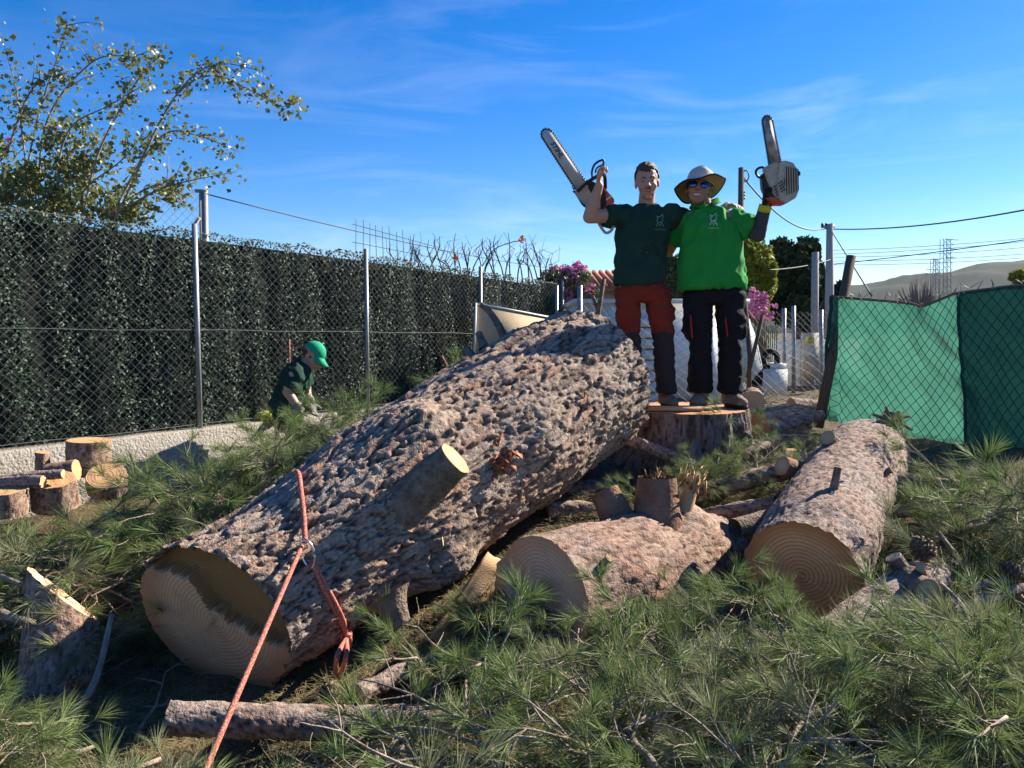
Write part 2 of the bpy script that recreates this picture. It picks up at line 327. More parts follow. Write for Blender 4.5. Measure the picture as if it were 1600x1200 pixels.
def bark_tube(name, pts, rad, style, parent, res=.012, seed=1, bumps=(), flute=None, lump=.02, slant=None, slant0=None):
    """pts/rad: axis polyline with radii. bumps: (s along 0..1, angle dir Vector, height, size m)"""
    st = BARKS[style]; pts = spline(pts, 8) if len(pts) > 2 else [Vector(pts[0]).lerp(Vector(pts[1]), i / 24) for i in range(25)]
    L = [0]
    for a, b in zip(pts, pts[1:]): L.append(L[-1] + (b - a).length)
    nv = max(6, int(L[-1] / res)); rm = max(rad); nu = max(16, int(2 * math.pi * rm / res)); s = np.linspace(0, L[-1], nv)
    A = np.array(pts); C = np.stack([np.interp(s, L, A[:, k]) for k in range(3)], -1)
    rr = np.interp(s / L[-1], np.linspace(0, 1, len(rad)), rad)
    _, fr = frames([Vector(c) for c in C]); N = np.array([f[0] for f in fr]); B = np.array([f[1] for f in fr])
    th = np.arange(nu) / nu * 2 * math.pi; TH, SS = np.meshgrid(th, s); RR = np.repeat(rr[:, None], nu, 1)
    pu = max(5, int(round(2 * math.pi * rm / st['plate'][0]))); u = TH / (2 * math.pi) * pu; v = SS / st['plate'][1]
    wu = u + (vnoise(u * .5, v * .5, max(2, pu // 2), seed + 5) - .5) * 1.3 + (vnoise(u * 3, v * 3, pu * 3, seed + 6) - .5) * .55 + (vnoise(u * 8, v * 8, pu * 8, seed + 16) - .5) * .12
    wv = v + (vnoise(u * .6, v * .6, max(2, int(pu * .6)), seed + 9) - .5) * 1.3 + (vnoise(u * 3, v * 3, pu * 3, seed + 8) - .5) * .55 + (vnoise(u * 8, v * 8, pu * 8, seed + 18) - .5) * .12
    e, idv, tl = plates(wu, wv, pu, seed); e2, id2, tl2 = plates(wu * 2.5 + 3, wv * 2.5, max(5, int(pu * 2.5)), seed + 2)
    big = vnoise(TH / (2 * math.pi) * 5, SS / .33, 5, seed + 3)
    crk = np.clip(e / .21, 0, 1) ** .85; crk2 = np.clip(e2 / .14, 0, 1)
    fine = vnoise(u * 6, v * 6, pu * 6, seed + 7)
    H = st['amp'] * (.75 * (crk - .7) + .95 * (idv - .5) * crk + .45 * tl * crk + .22 * (crk2 - .7) + .34 * (id2 - .5) * crk2 + .34 * tl2 * crk2 + .16 * (fine - .5)) + lump * (big - .5) * 2
    if flute is not None: H = H + flute(TH, SS / L[-1])
    D = np.cos(TH)[..., None] * N[:, None, :] + np.sin(TH)[..., None] * B[:, None, :]
    for (t0, dirv, hh, sz) in bumps:
        cdir = np.array(Vector(dirv).normalized()); ang = np.arccos(np.clip((D * cdir).sum(-1), -1, 1)); dist = np.hypot(ang * RR, SS - t0 * L[-1]); H = H + hh * np.exp(-(dist / sz) ** 2)
    V = C[:, None, :] + D * (RR + H)[..., None]
    if slant0 is not None: V = V - np.array((C[-1] - C[0]) / L[-1]) * ((D @ np.array(slant0)) * RR * np.clip(1 - SS / L[-1] * 3.2, 0, 1))[..., None]
    if slant is not None:
        sv = np.array(slant); tn = (C[-1] - C[0]) / L[-1]; V = V + tn * ((D @ sv) * RR * (np.clip(SS / L[-1] * 2.2 - 1.2, 0, 1)))[..., None]
    idx = np.arange(nu * nv).reshape(nv, nu); q_ = np.stack([idx[:-1], np.roll(idx, -1, 1)[:-1], np.roll(idx, -1, 1)[1:], idx[1:]], -1).reshape(-1, 4)
    o = part(name, V.reshape(-1, 3), q_, M['bark'], parent)
    t = [np.array(c) for c in st['tone']]; k = idv[..., None]
    k = np.clip(.65 * idv + .35 * id2, 0, 1)[..., None]; col = np.where(k < .5, t[0] * (1 - k * 2) + t[2] * k * 2, t[2] * (2 - 2 * k) + t[1] * (2 * k - 1))
    patch = np.clip((big - .55) * 3, 0, 1)[..., None]; col = col * (1 - patch * .35) + t[1] * patch * .35
    cc = (np.clip(crk * .75 + .25 * crk2, 0, 1) ** 1.35)[..., None]; col = np.array(st['crack']) * (1 - cc) + col * cc
    col = col * (.8 + .4 * fine[..., None]); set_tone(o.data, col.reshape(-1, 3))
    return o, V, [Vector(c) for c in C]
def cut_face(parent, ring, normal, material, step=None, bulge=.004, name='cut_face', alt=None):
    """disc closing the bark's end ring; its own Z axis is the face normal so the rings material follows it"""
    ring = np.asarray(ring); c = ring.mean(0); n = Vector(normal).normalized(); nw = Vector(np.cross(ring - c, np.roll(ring, -1, 0) - c).sum(0)).normalized()
    n = nw if nw.dot(n) > 0 else -nw; rot = n.to_track_quat('Z', 'Y').to_matrix(); Ri = np.array(rot.inverted())
    loc = (ring - c) @ Ri.T; nr = 26 if step is None else 70; nu = len(loc); V = [(0, 0, 0)]; Fc = []
    for j in range(1, nr + 1):
        t = j / nr
        for p in loc:
            z = p[2] * t ** 6; V.append((p[0] * t * (1.0 if j < nr else 1), p[1] * t, z))
    V = np.array(V); V[:, 2] += rng.normal(0, bulge * .25, len(V)) + bulge * np.sin(V[:, 0] * 60 + V[:, 1] * 25) * .3
    V[-nu:, 2] = loc[:, 2]
    if step is not None:
        inner = np.ones(len(V)); inner[-nu:] = 1; Wd = V @ np.array(rot).T; V[:, 2] += step(Wd[:, 0], Wd[:, 2]) * inner
    for k in range(nu): Fc.append((0, 1 + k, 1 + (k + 1) % nu))
    for j in range(nr - 1):
        for k in range(nu): a = 1 + j * nu; Fc.append((a + k, a + nu + k, a + nu + (k + 1) % nu, a + (k + 1) % nu))
    me = fast_mesh(name, V, Fc); me.materials.append(material); me.polygons.foreach_set('use_smooth', np.ones(len(me.polygons), bool))
    if alt is not None:
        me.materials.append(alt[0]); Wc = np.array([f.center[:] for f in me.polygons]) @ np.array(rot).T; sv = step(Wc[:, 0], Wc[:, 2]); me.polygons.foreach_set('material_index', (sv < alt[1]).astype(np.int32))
    o = bpy.data.objects.new(name, me); COL.objects.link(o); o.parent = parent; org = ORG[parent.name]
    o.matrix_local = Matrix.Translation(Vector(c) - org) @ rot.to_4x4(); ORG[o.name] = Vector(c); return o
RING_A = rings_mat('end_grain_tan', (.68, .395, .23), (.53, .285, .15), (.44, .22, .11), 58, .36, .5)
RING_D = rings_mat('end_grain_brown_shaded', (.29, .165, .075), (.22, .115, .045), (.22, .11, .045), 75, .36, .5)  # stained brown wood of the sunken half, with the recess's shade in its colour
RING_B = rings_mat('end_grain_pale', (.74, .46, .30), (.58, .335, .20), (.56, .30, .17), 56, .30, .4)
RING_C = rings_mat('end_grain_orange', (.90, .43, .19), (.68, .27, .095), (.52, .18, .06), 54, .28, .35)
RING_S = rings_mat('end_grain_small', (.58, .42, .25), (.46, .30, .16), (.40, .26, .15), 90, .07)
RING_R = rings_mat('end_grain_round', (.56, .35, .18), (.42, .22, .10), (.36, .17, .08), 50, .2)
def log(name, pts, rad, style, label, cat='log', group=None, faces=(RING_S, RING_S), res=.012, seed=1, lump=.015, parent=None, steps=(None, None), bumps=(), flute=None, slant=None, alt=None, slant0=None):
    base = (Vector(pts[0]) + Vector(pts[-1])) / 2; base.z = min(Vector(p).z for p in pts) - max(rad)
    t = thing(name, base, label, cat, group) if parent is None else parent
    o, V, C = bark_tube('bark' if parent is None else name, pts, rad, style, t, res, seed, bumps, flute, lump, slant, slant0)
    holder = t if parent is None else o
    if faces[0]: cut_face(holder, V[0], C[0] - C[1], faces[0], steps[0], alt=alt)
    if faces[1]: cut_face(holder, V[-1], C[-1] - C[-2], faces[1], steps[1])
    return t
def stub(parent, p0, p1, r0, r1, m='limb', face=RING_S, seed=3, n=14, bend=0, axis=None):
    """sawn limb stub on a log: bark sleeve with a sawn end"""
    p0 = Vector(p0); p1 = Vector(p1)
    if axis is not None: a_, b_ = axis; d_ = b_ - a_; c_ = a_ + d_ * ((p0 - a_).dot(d_) / d_.length_squared); p0 = p0.lerp(c_, .45)
    k = 9; mid = Vector((0, 0, bend)); V = []; Fc = []
    pts = [p0.lerp(p1, i / (k - 1)) + mid * math.sin(i / (k - 1) * math.pi) for i in range(k)]; _, fr = frames(pts)
    for i, (p, (a, b)) in enumerate(zip(pts, fr)):
        t = i / (k - 1); r = r0 + (r1 - r0) * t + (r0 * .45 * (1 - t) ** 4)
        for j in range(n):
            th = 2 * math.pi * j / n; d = a * math.cos(th) + b * math.sin(th); V.append(p + d * r * (1 + .11 * noise.noise(p * 9 + d * 2 + Vector((seed, 0, 0)))))
    for i in range(k - 1):
        for j in range(n): Fc.append((i * n + j, i * n + (j + 1) % n, (i + 1) * n + (j + 1) % n, (i + 1) * n + j))
    o = part('branch_stub', [tuple(v) for v in V], Fc, M[m], parent)
    if face: cut_face(o, [tuple(v) for v in V[-n:]], pts[-1] - pts[-2], face)
    return o
# --- the big felled trunk
TA, TB = P(335, 972, 3.05), P(916, 594, 5.0)
ax = (TB - TA).normalized(); Rt = ax.cross(Vector((0, 0, 1))).normalized(); Up = Rt.cross(ax)
def tp(t): return TA.lerp(TB, t)
def on_trunk(px, py, lift=.014):
    o_ = V3(0, 0, CZ); d = (P(px, py, 4) - o_).normalized(); best = None
    for i in range(400):
        p = o_ + d * (2.2 + i * .008); t = (p - TA).dot(ax) / (TB - TA).length; c = tp(t); rad = np.interp(t, np.linspace(0, 1, 10), [.345, .355, .395, .43, .44, .445, .465, .475, .48, .485])
        if (p - c).length < rad + lift: return p
    return o_ + d * 3.2
def on_log(A, B, rads, px, py, lift=0):
    o_ = V3(0, 0, CZ); d = (P(px, py, 4) - o_).normalized(); ln = (B - A)
    for i in range(700):
        p = o_ + d * (2.2 + i * .006); t = (p - A).dot(ln) / ln.length_squared
        if 0 <= t <= 1 and (p - A - ln * t).length < np.interp(t, np.linspace(0, 1, len(rads)), rads) + lift: return p
    return P(px, py, 4)
def face_step(x, y):
    # felling cut: the upper part lies sunk behind a ragged hinge line (x sideways, y up from the face centre)
    line = np.interp(x, [-.30, -.207, -.09, -.013, .13, .264, .4], [.21, .207, .19, .052, -.026, -.065, -.08]) + .010 * np.sin(x * 63) + .006 * np.sin(x * 140 + 1)
    return -.065 * sst(-.008, .012, y - line)
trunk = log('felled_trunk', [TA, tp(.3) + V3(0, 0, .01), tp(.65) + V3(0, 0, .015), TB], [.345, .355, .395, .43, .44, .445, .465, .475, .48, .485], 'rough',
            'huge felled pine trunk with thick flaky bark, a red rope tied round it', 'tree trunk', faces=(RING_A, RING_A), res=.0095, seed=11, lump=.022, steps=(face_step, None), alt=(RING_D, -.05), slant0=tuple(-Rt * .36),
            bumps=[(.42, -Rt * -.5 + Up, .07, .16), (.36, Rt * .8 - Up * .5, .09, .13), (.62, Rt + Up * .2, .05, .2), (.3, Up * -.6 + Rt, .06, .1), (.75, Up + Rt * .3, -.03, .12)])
stub(trunk, on_trunk(612, 806, -.12), on_trunk(712, 716, .19), .112, .086, 'limb', RING_S, 4, 22)
stub(trunk, on_trunk(604, 930, -.08), on_trunk(628, 975, .07), .07, .04, 'limb', None, 8, 12)
stub(trunk, on_trunk(655, 852, -.03), on_trunk(692, 846, .04), .03, .022, 'limb', RING_S, 9, 10)
stub(trunk, P(795, 545, 4.95), P(752, 476, 5.05), .026, .018, 'limb', RING_S, 9, 9, bend=.05)
stub(trunk, P(757, 545, 4.75), P(748, 520, 4.8), .028, .022, 'limb', RING_S, 9, 9)
stub(trunk, P(740, 562, 4.6), P(728, 545, 4.65), .03, .028, 'limb', RING_S, 9, 9)
def torn(parent, c, n, size, seed, name='torn_patch', m='resin', k=26, spiky=0):
    """ragged patch of torn wood: overlapping splinter shards standing off the surface"""
    mb = MB(); n = Vector(n).normalized(); a = n.orthogonal().normalized(); b = n.cross(a); r_ = random.Random(seed)
    for i in range(k):
        th = r_.random() * 6.28; rr = size * math.sqrt(r_.random()); c0 = Vector(c) + a * math.cos(th) * rr + b * math.sin(th) * rr * 1.3
        d = (a * r_.uniform(-1, 1) + b * r_.uniform(-1, 1) + n * r_.uniform(0, .5)).normalized(); d = (d + n * spiky).normalized(); w = d.cross(n + V3(.1, .2, .05)).normalized(); l = size * r_.uniform(.25, .6) * (1 + spiky * .35); ww = size * r_.uniform(.08, .2); h = n * r_.uniform(.005, .03)
        mb.add([tuple(v) for v in (c0 - d * l - w * ww - n * .02, c0 - d * l + w * ww - n * .02, c0 + d * l * .8 + w * ww * .3 + h, c0 + d * l - w * ww * .2 + h * .6, c0 + h * 1.4)], [(0, 1, 4), (1, 2, 4), (2, 3, 4), (3, 0, 4), (0, 3, 2, 1)])
    return mb.out(name, M[m], parent)
nrm = (P(765, 715, 3.0) - P(765, 715, 4.0)).normalized()
torn(trunk, on_trunk(768, 714, .004), nrm + V3(0, 0, .5), .10, 3, k=44)
torn(trunk, on_trunk(905, 625, .004), nrm + V3(0, 0, .3), .05, 5, k=18)
# --- the second log
L2A, L2B = P(847, 935, 3.35), P(1112, 872, 4.25)
log2 = log('sawn_log', [L2A, L2A.lerp(L2B, .5) + V3(0, 0, .02), L2B], [.292, .285, .275, .265, .255], 'pink', 'sawn pine log with torn upright limb stump and ridge across its pale cut end',
           faces=(RING_B, RING_B), res=.011, seed=23, lump=.018, steps=(lambda x, y: .030 * sst(-.01, .01, np.interp(y, [-.3, -.21, -.014, .156, .3], [.02, -.02, -.105, -.19, -.26]) - x) + .012 * np.exp(-((np.interp(y, [-.3, -.21, -.014, .156, .3], [.02, -.02, -.105, -.19, -.26]) - x - .012) / .012) ** 2), None), bumps=[(.75, (0, 0, 1), .08, .17), (.45, (0, -.3, 1), .05, .12), (.3, (.4, -.8, .2), .035, .09), (.6, (.3, -.9, .1), .03, .1)])
stub(log2, P(988, 830, 3.80), P(945, 768, 3.92), .105, .075, 'limb_red', RING_R, 5, 18, axis=(L2A, L2B))
stub(log2, P(1032, 862, 3.86), P(1026, 745, 3.90), .165, .095, 'limb_red', None, 6, 24, axis=(L2A, L2B))
torn(log2, P(1026, 747, 3.89), (0, -.3, 1), .06, 8, 'torn_wood', 'limb_red', 16, spiky=2.2)
stub(log2, P(1055, 845, 3.92), P(1085, 745, 3.98), .07, .03, 'wood', None, 6, 8, axis=(L2A, L2B))
torn(log2, P(1084, 748, 3.97), (.2, -.3, 1), .07, 9, 'torn_wood', 'wood', 18, spiky=2.2)
torn(log2, P(985, 830, 3.72), (0, -.5, 1), .055, 19, 'torn_wood', 'limb_red', 16)
stub(log2, P(925, 900, 3.35), P(952, 872, 3.28), .022, .016, 'limb', RING_S, 9, 9, axis=(L2A, L2B))
# --- the third log
L3A, L3B = P(1252, 898, 3.42), P(1352, 712, 4.95)
log3 = log('limbed_log', [L3A, L3A.lerp(L3B, .5) + V3(0, 0, .015), L3B], [.275, .272, .265, .265, .255], 'mid', 'limbed pine log with an orange ringed cut end and a short peg standing on top',
           faces=(RING_C, RING_C), res=.011, seed=31, lump=.018)
pg = on_log(L3A, L3B, [.275, .272, .265, .265, .255], 1300, 772); stub(log3, pg + V3(0, 0, -.03), pg + V3(.035, .02, .13), .021, .017, 'limb', RING_S, 9, 10); stub(log3, pg + V3(.02, .01, .05), pg + V3(.055, .0, .065), .007, .004, 'limb', None, 9, 6)
stub(log3, P(1318, 705, 4.6), P(1292, 684, 4.42), .055, .047, 'limb', RING_S, 2, 14, axis=(L3A, L3B))
stub(log3, P(1250, 735, 4.5), P(1222, 728, 4.3), .07, .055, 'limb_red', RING_S, 2, 14, axis=(L3A, L3B))
stub(log3, P(1398, 755, 4.35), P(1498, 768, 4.25), .085, .062, 'limb', RING_S, 2, 16, axis=(L3A, L3B))
stub(log3, P(1382, 745, 4.2), P(1394, 733, 4.12), .02, .017, 'limb', RING_S, 2, 10, axis=(L3A, L3B))
stub(log3, P(1240, 785, 4.0), P(1148, 826, 3.75), .075, .05, 'limb', None, 2, 14, axis=(L3A, L3B))
# --- the stump
SC = P(1065, 637, 5.55)
def flute(TH, t): return .055 * (1 - t) ** 2.2 * (1.2 + np.sin(TH * 5 + 1) + .5 * np.sin(TH * 9)) + .010 * np.sin(TH * 13 + 2 * t)
stump = log('tree_stump', [SC + V3(0, 0, -.46), SC], [.50, .475, .465, .46], 'stump', 'wide sawn pine stump with deep furrowed dark bark, two men standing on it', 'stump', faces=(None, RING_A), res=.012, seed=41, lump=.015, flute=flute)

# ------------------------------------------------------------------ people
def ell_mesh(c, r, rot=None, nu=18, nv=12):
    V = []; Fc = []; c = Vector(c)
    for i in range(nv + 1):
        ph = math.pi * i / nv
        for j in range(nu):
            th = 2 * math.pi * j / nu; p = Vector((r[0] * math.sin(ph) * math.cos(th), r[1] * math.sin(ph) * math.sin(th), r[2] * math.cos(ph)))
            if i in (0, nv) and j: continue
            V.append(c + (rot @ p if rot is not None else p))
    def ix(i, j): return 0 if i == 0 else (len(V) - 1 if i == nv else 1 + (i - 1) * nu + j % nu)
    for i in range(nv):
        for j in range(nu):
            f = [ix(i, j), ix(i + 1, j), ix(i + 1, j + 1), ix(i, j + 1)]; g_ = []
            for a in f:
                if a not in g_: g_.append(a)
            Fc.append(tuple(g_))
    return V, Fc
def prim(p):
    k = p[0]
    if k == 'ell': return ell_mesh(*p[1:])
    if k == 'cap':                                   # tapered capsule
        a, b, ra, rb = Vector(p[1]), Vector(p[2]), p[3], p[4]; d = (b - a).normalized(); pts = []; rad = []
        for i in range(6): t = math.pi / 2 * (1 - i / 5); pts.append(a - d * ra * math.sin(t)); rad.append(max(ra * math.cos(t), .0006))
        for i in range(6): t = math.pi / 2 * i / 5; pts.append(b + d * rb * math.sin(t)); rad.append(max(rb * math.cos(t), .0006))
        return tube(pts, rad, 14)
    if k == 'cyl': return tube([p[1], Vector(p[1]).lerp(Vector(p[2]), .5), p[2]], [p[3], (p[3] + p[4]) / 2, p[4]], 18)
    if k == 'loft':                                  # horizontal ellipse sections (centre, rx, ry), flat ends
        V = []; Fc = []; n = 26
        for c, rx, ry in p[1]:
            for j in range(n):
                th = 2 * math.pi * j / n; ca, sa = math.cos(th), math.sin(th); V.append(Vector(c) + Vector((rx * math.copysign(abs(ca) ** .85, ca), ry * math.copysign(abs(sa) ** .85, sa), 0)))
        m = len(p[1])
        for i in range(m - 1):
            for j in range(n): Fc.append((i * n + j, i * n + (j + 1) % n, (i + 1) * n + (j + 1) % n, (i + 1) * n + j))
        Fc.append(tuple(range(n - 1, -1, -1))); Fc.append(tuple(range((m - 1) * n, m * n)))
        if V[0].z > V[-1].z: Fc = [f[::-1] for f in Fc]
        return V, Fc
def blob(name, prims, voxel, m, parent, smooth=3, wrinkle=0, wscale=9, wdir=(1, 1, 1), facemat=None, cut=None):
    """one continuous surface grown over the given primitives"""
    mb = MB()
    for p in prims:
        V, Fc = prim(p); mb.add([tuple(v) for v in V], Fc)
    me = fast_mesh(name, np.concatenate(mb.V), mb.F); bm = bmesh.new(); bm.from_mesh(me); bmesh.ops.recalc_face_normals(bm, faces=bm.faces); bm.to_mesh(me); bm.free()
    o = bpy.data.objects.new('tmp', me); COL.objects.link(o)
    r = o.modifiers.new('r', 'REMESH'); r.mode = 'VOXEL'; r.voxel_size = voxel
    s = o.modifiers.new('s', 'SMOOTH'); s.factor = .5; s.iterations = smooth
    dg = bpy.context.evaluated_depsgraph_get(); me2 = bpy.data.meshes.new_from_object(o.evaluated_get(dg)); bpy.data.objects.remove(o); bpy.data.meshes.remove(me)
    n = len(me2.vertices); co = np.empty(n * 3, np.float32); me2.vertices.foreach_get('co', co); co = co.reshape(-1, 3)
    if wrinkle:
        no = np.empty(n * 3, np.float32); me2.vertices.foreach_get('normal', no); no = no.reshape(-1, 3)
        for i in range(n):
            p = Vector(co[i]); w = Vector((p.x * wdir[0], p.y * wdir[1], p.z * wdir[2])) * wscale
            w += noise.noise_vector(p * 5) * .9
            h = 1 - abs(noise.noise(w)) * 2 + .5 * noise.noise(w * 2.1)
            co[i] += no[i] * wrinkle * h
    org = ORG[parent.name]; co2 = co - np.array(org, np.float32); me2.vertices.foreach_set('co', co2.reshape(-1)); me2.name = name
    o = part(name, None, None, m, parent, True, me=me2)
    if cut is not None:
        bm = bmesh.new(); bm.from_mesh(me2); bmesh.ops.delete(bm, geom=[v for v in bm.verts if cut(v.co + org)], context='VERTS'); bm.to_mesh(me2); bm.free()
    if facemat:
        for f in me2.polygons: f.material_index = facemat(f.center + org)
    return o
def hand(w, d, n, thumb, curl, k=1.0, fat=1.0, spread=.006):
    """wrist, direction to knuckles, palm normal, thumb side sign: palm, four fingers and a thumb"""
    w = Vector(w); d = Vector(d).normalized(); n = Vector(n); n = (n - d * n.dot(d)).normalized(); t = d.cross(n) * thumb; pr = []
    off = (.030, .010, -.010, -.029)
    for i, o in enumerate(off): pr.append(('cap', w + d * .012 * k + t * o * .55 * k, w + d * .085 * k + t * o * k, .0155 * k * fat, .0135 * k * fat))
    for i, (o, L) in enumerate(zip(off, (.070, .080, .074, .058))):
        p = w + d * .088 * k + t * (o + (1.5 - i) * spread * .4) * k; a = curl * .55; r0 = .0092 * k * fat
        for j, sg in enumerate((.45, .31, .24)):
            dd = (d * math.cos(a) + n * math.sin(a) + t * (1.5 - i) * spread * 4).normalized(); q_ = p + dd * L * sg * k; pr.append(('cap', p, q_, r0, r0 * .9)); p = q_; r0 *= .9; a += curl
    p = w + d * .026 * k + t * .030 * k; a = (d * .55 + t * .65 + n * .45).normalized(); b = (d * .75 + t * .15 + n * .65).normalized()
    q_ = p + a * .045 * k; pr.append(('cap', p, q_, .0145 * k * fat, .011 * k * fat)); pr.append(('cap', q_, q_ + b * .034 * k, .0108 * k * fat, .0085 * k * fat)); return pr
def head_prims(c, rot, k):
    def T(p): return Vector(c) + rot @ (Vector(p) * k)
    def E(p, r): return ('ell', T(p), tuple(x * k for x in r), rot)
    def C(a, b, r, s): return ('cap', T(a), T(b), r * k, s * k)
    return [E((0, .014, .036), (.074, .092, .084)), E((0, -.018, -.02), (.061, .068, .086)), E((0, -.026, -.07), (.048, .05, .04)), E((0, -.058, -.098), (.022, .02, .017)),
            E((.038, -.056, -.03), (.022, .02, .022)), E((-.038, -.056, -.03), (.022, .02, .022)), C((-.040, -.070, .021), (.040, -.070, .021), .012, .012),
            C((0, -.083, .014), (0, -.104, -.026), .0075, .012), E((.012, -.092, -.031), (.009, .010, .008)), E((-.012, -.092, -.031), (.009, .010, .008)),
            C((-.020, -.076, -.060), (.020, -.076, -.060), .008, .008), C((-.015, -.076, -.071), (.015, -.076, -.071), .009, .009),
            E((.073, .014, -.008), (.009, .020, .030)), E((-.073, .014, -.008), (.009, .020, .030))], T
def face_bits(person, T, rot, k, smile=False, brow=True, eyes=True):
    if eyes:
        for s in (-1, 1):
            V, Fc = ell_mesh(T((s * .030, -.0685, .001)), (.0120 * k, .0095 * k, .0040 * k), rot, 12, 8); e = part('eye', [tuple(v) for v in V], Fc, M['eye'], person)
            V, Fc = ell_mesh(T((s * .030, -.0765, .001)), (.0058 * k, .0030 * k, .0050 * k), rot, 10, 6); part('iris', [tuple(v) for v in V], Fc, M['iris'], e)
            if brow: V, Fc = tube([T((s * .014, -.0835, .020)), T((s * .030, -.0825, .0255)), T((s * .046, -.070, .021))], [.0035 * k, .0045 * k, .002 * k], 6); part('eyebrow', V, Fc, M['hair'], person)
    V, Fc = tube([T((-.024, -.0775, -.062 + (.005 if smile else .002))), T((-.010, -.0865, -.0655)), T((.010, -.0865, -.0655)), T((.024, -.0775, -.062 + (.005 if smile else .002)))], [.002 * k, .0045 * k, .0045 * k, .002 * k], 8)
    part('mouth', V, Fc, M['teeth'] if smile else M['lip'], person)
def boot(person, heel, toe, k=1.0):
    h = Vector(heel); t = Vector(toe); d = (t - h); d.z = 0; L = d.length; d.normalize(); zg = h.z
    b = blob('boot', [('cyl', h + V3(0, 0, .02), h + V3(0, 0, .15) , .050 * k, .055 * k), ('cap', h + d * .0 + V3(0, 0, .05), h + d * L * .55 + V3(0, 0, .052), .046 * k, .045 * k), ('cap', h + d * L * .5 + V3(0, 0, .045), h + d * (L - .045) + V3(0, 0, .04), .045 * k, .040 * k)], .009, M['boot'], person, 2, .002, 30, cut=lambda v: v.z < zg + .012)
    w = d.cross(V3(0, 0, 1)); out = []
    for i in range(20):
        th = 2 * math.pi * i / 20; x = math.cos(th); out.append(h + d * (L * .5 - .02 + x * (L * .5 + .03)) + w * math.sin(th) * .050 * k * (1 + .08 * x) + V3(0, 0, .001))
    MB().prism(out, (0, 0, .026)).out('sole', M['sole'], b)
def emblem(shirt, org, cx, cy, d, sc, m):
    """printed crest with a line of small lettering beneath, laid on the cloth"""
    bvh = BVHTree.FromObject(shirt, bpy.context.evaluated_depsgraph_get()); o_ = ORG[shirt.name]; mb = MB()
    strokes = [[(-6, -9), (-3, -3), (-5, 2), (-1, 6), (3, 8), (6, 6)], [(6, 6), (3, 3), (5, 0), (1, -2), (4, -6), (6, -9)], [(-2, 5), (-6, 8), (-4, 4)], [(-3, -3), (1, -2)], [(0, -9), (1, -5), (-2, -6)], [(2, 8), (5, 10)]]
    strokes += [[(x, -13), (x + 1.1, -13)] for x in np.arange(-8, 8, 1.9)] + [[(x, -14.2), (x + .8, -14.4)] for x in np.arange(-8, 8, 1.9)]
    for st in strokes:
        pts = []
        for x, y in st:
            p = P(cx + x * sc, cy - y * sc, d - .6) - o_; dr = (P(cx + x * sc, cy - y * sc, d) - o_ - p).normalized(); h = bvh.ray_cast(p, dr)
            if h[0] is not None: pts.append(h[0] + h[1] * .002 + o_)
        if len(pts) > 1: mb.tube(pts, .0034 if st[0][1] > -12 else .002, 4)
    if mb.n: mb.out('emblem', m, shirt)
DM = 5.58
def J(px, py, dd=0): return P(px, py, DM + dd)
ZT = SC.z + .004
# ---- man in the dark green T-shirt
m1 = thing('person', (J(1012, 600).x, DM, ZT), 'man in dark green T-shirt and rust trousers raising a chainsaw, standing on the stump', 'person')
hr = Matrix.Rotation(R(-4), 3, 'Y') @ Matrix.Rotation(R(5), 3, 'X') @ Matrix.Rotation(R(-7), 3, 'Z'); hc = J(1011, 285, -.03); hk = 1.10
hp, HT = head_prims(hc, hr, hk)
shR, elR, wrR = J(970, 335, -.01), J(921, 339, -.24), J(936, 290, -.31); shL, elL, wrL = J(1050, 335, .01), J(1096, 352, .21), J(1136, 322, .15)
grip1 = J(938, 272, -.31)
arm = [('cap', shR, elR, .060, .047), ('cap', elR, elR.lerp(wrR, .35), .046, .046), ('cap', elR.lerp(wrR, .3), wrR, .046, .030), ('ell', shR.lerp(elR, .45) + V3(0, -.01, .012), (.075, .05, .05))]
arm += hand(wrR, grip1 - wrR + V3(0, 0, .05), (.75, -.3, .1), -1, 1.15, 1.05)
arm += [('cap', shL, elL, .058, .045), ('cap', elL, wrL, .044, .031)] + hand(wrL, V3(.45, -.85, -.12), (0, -.25, -1), -1, .45, 1.05)
body1 = [('loft', [(J(1003, 470), .13, .09), (J(1003, 420), .14, .10), (J(1005, 370), .165, .105), (J(1008, 338), .15, .085)]), ('cap', J(1009, 335, .02), J(1011, 303, .0), .062, .058), ('cap', J(984, 339, .01), J(1038, 339, .01), .052, .052),
         ('cap', J(983, 450), J(984, 525, -.02), .08, .055), ('cap', J(984, 525, -.02), J(994, 607, .03), .052, .04), ('cap', J(1023, 450), J(1034, 525, -.02), .08, .055), ('cap', J(1034, 525, -.02), J(1040, 607, .02), .052, .04)]
blob('body', hp + arm + body1, .0062, M['skin'], m1, 2)
face_bits(m1, HT, hr, hk)
def hair(person, T, k, rot):
    V, Fc = ell_mesh((0, 0, 0), (1, 1, 1), None, 56, 40); mb = []
    keep = []
    for v in V:
        p = Vector((v.x * .080, .014 + v.y * .098, .038 + v.z * .093)); lim = .066 - .012 * math.cos(p.x * 40) if p.y < -.035 else (.066 - (p.y + .035) * 1.3 if p.y < .02 else -.006 - (p.y - .02) * .7)
        keep.append(p.z > lim); h = 1 + .05 * noise.noise(p * 70) + .035 * noise.noise(p * 160) + (.05 if p.z > .09 else 0)
        q_ = Vector((p.x * h, .014 + (p.y - .014) * h, .038 + (p.z - .038) * h)); mb.append(tuple(T(q_)))
    part('hair', mb, [f for f in Fc if all(keep[i] for i in f)], M['hair'], person)
hair(m1, HT, hk, hr)
V, Fc = tube([HT((-.022, -.081, -.048)), HT((0, -.0905, -.046)), HT((.022, -.081, -.048))], [.002, .0032, .002], 6); part('moustache', V, Fc, M['hair'], m1)
sl = shR.lerp(elR, .50)
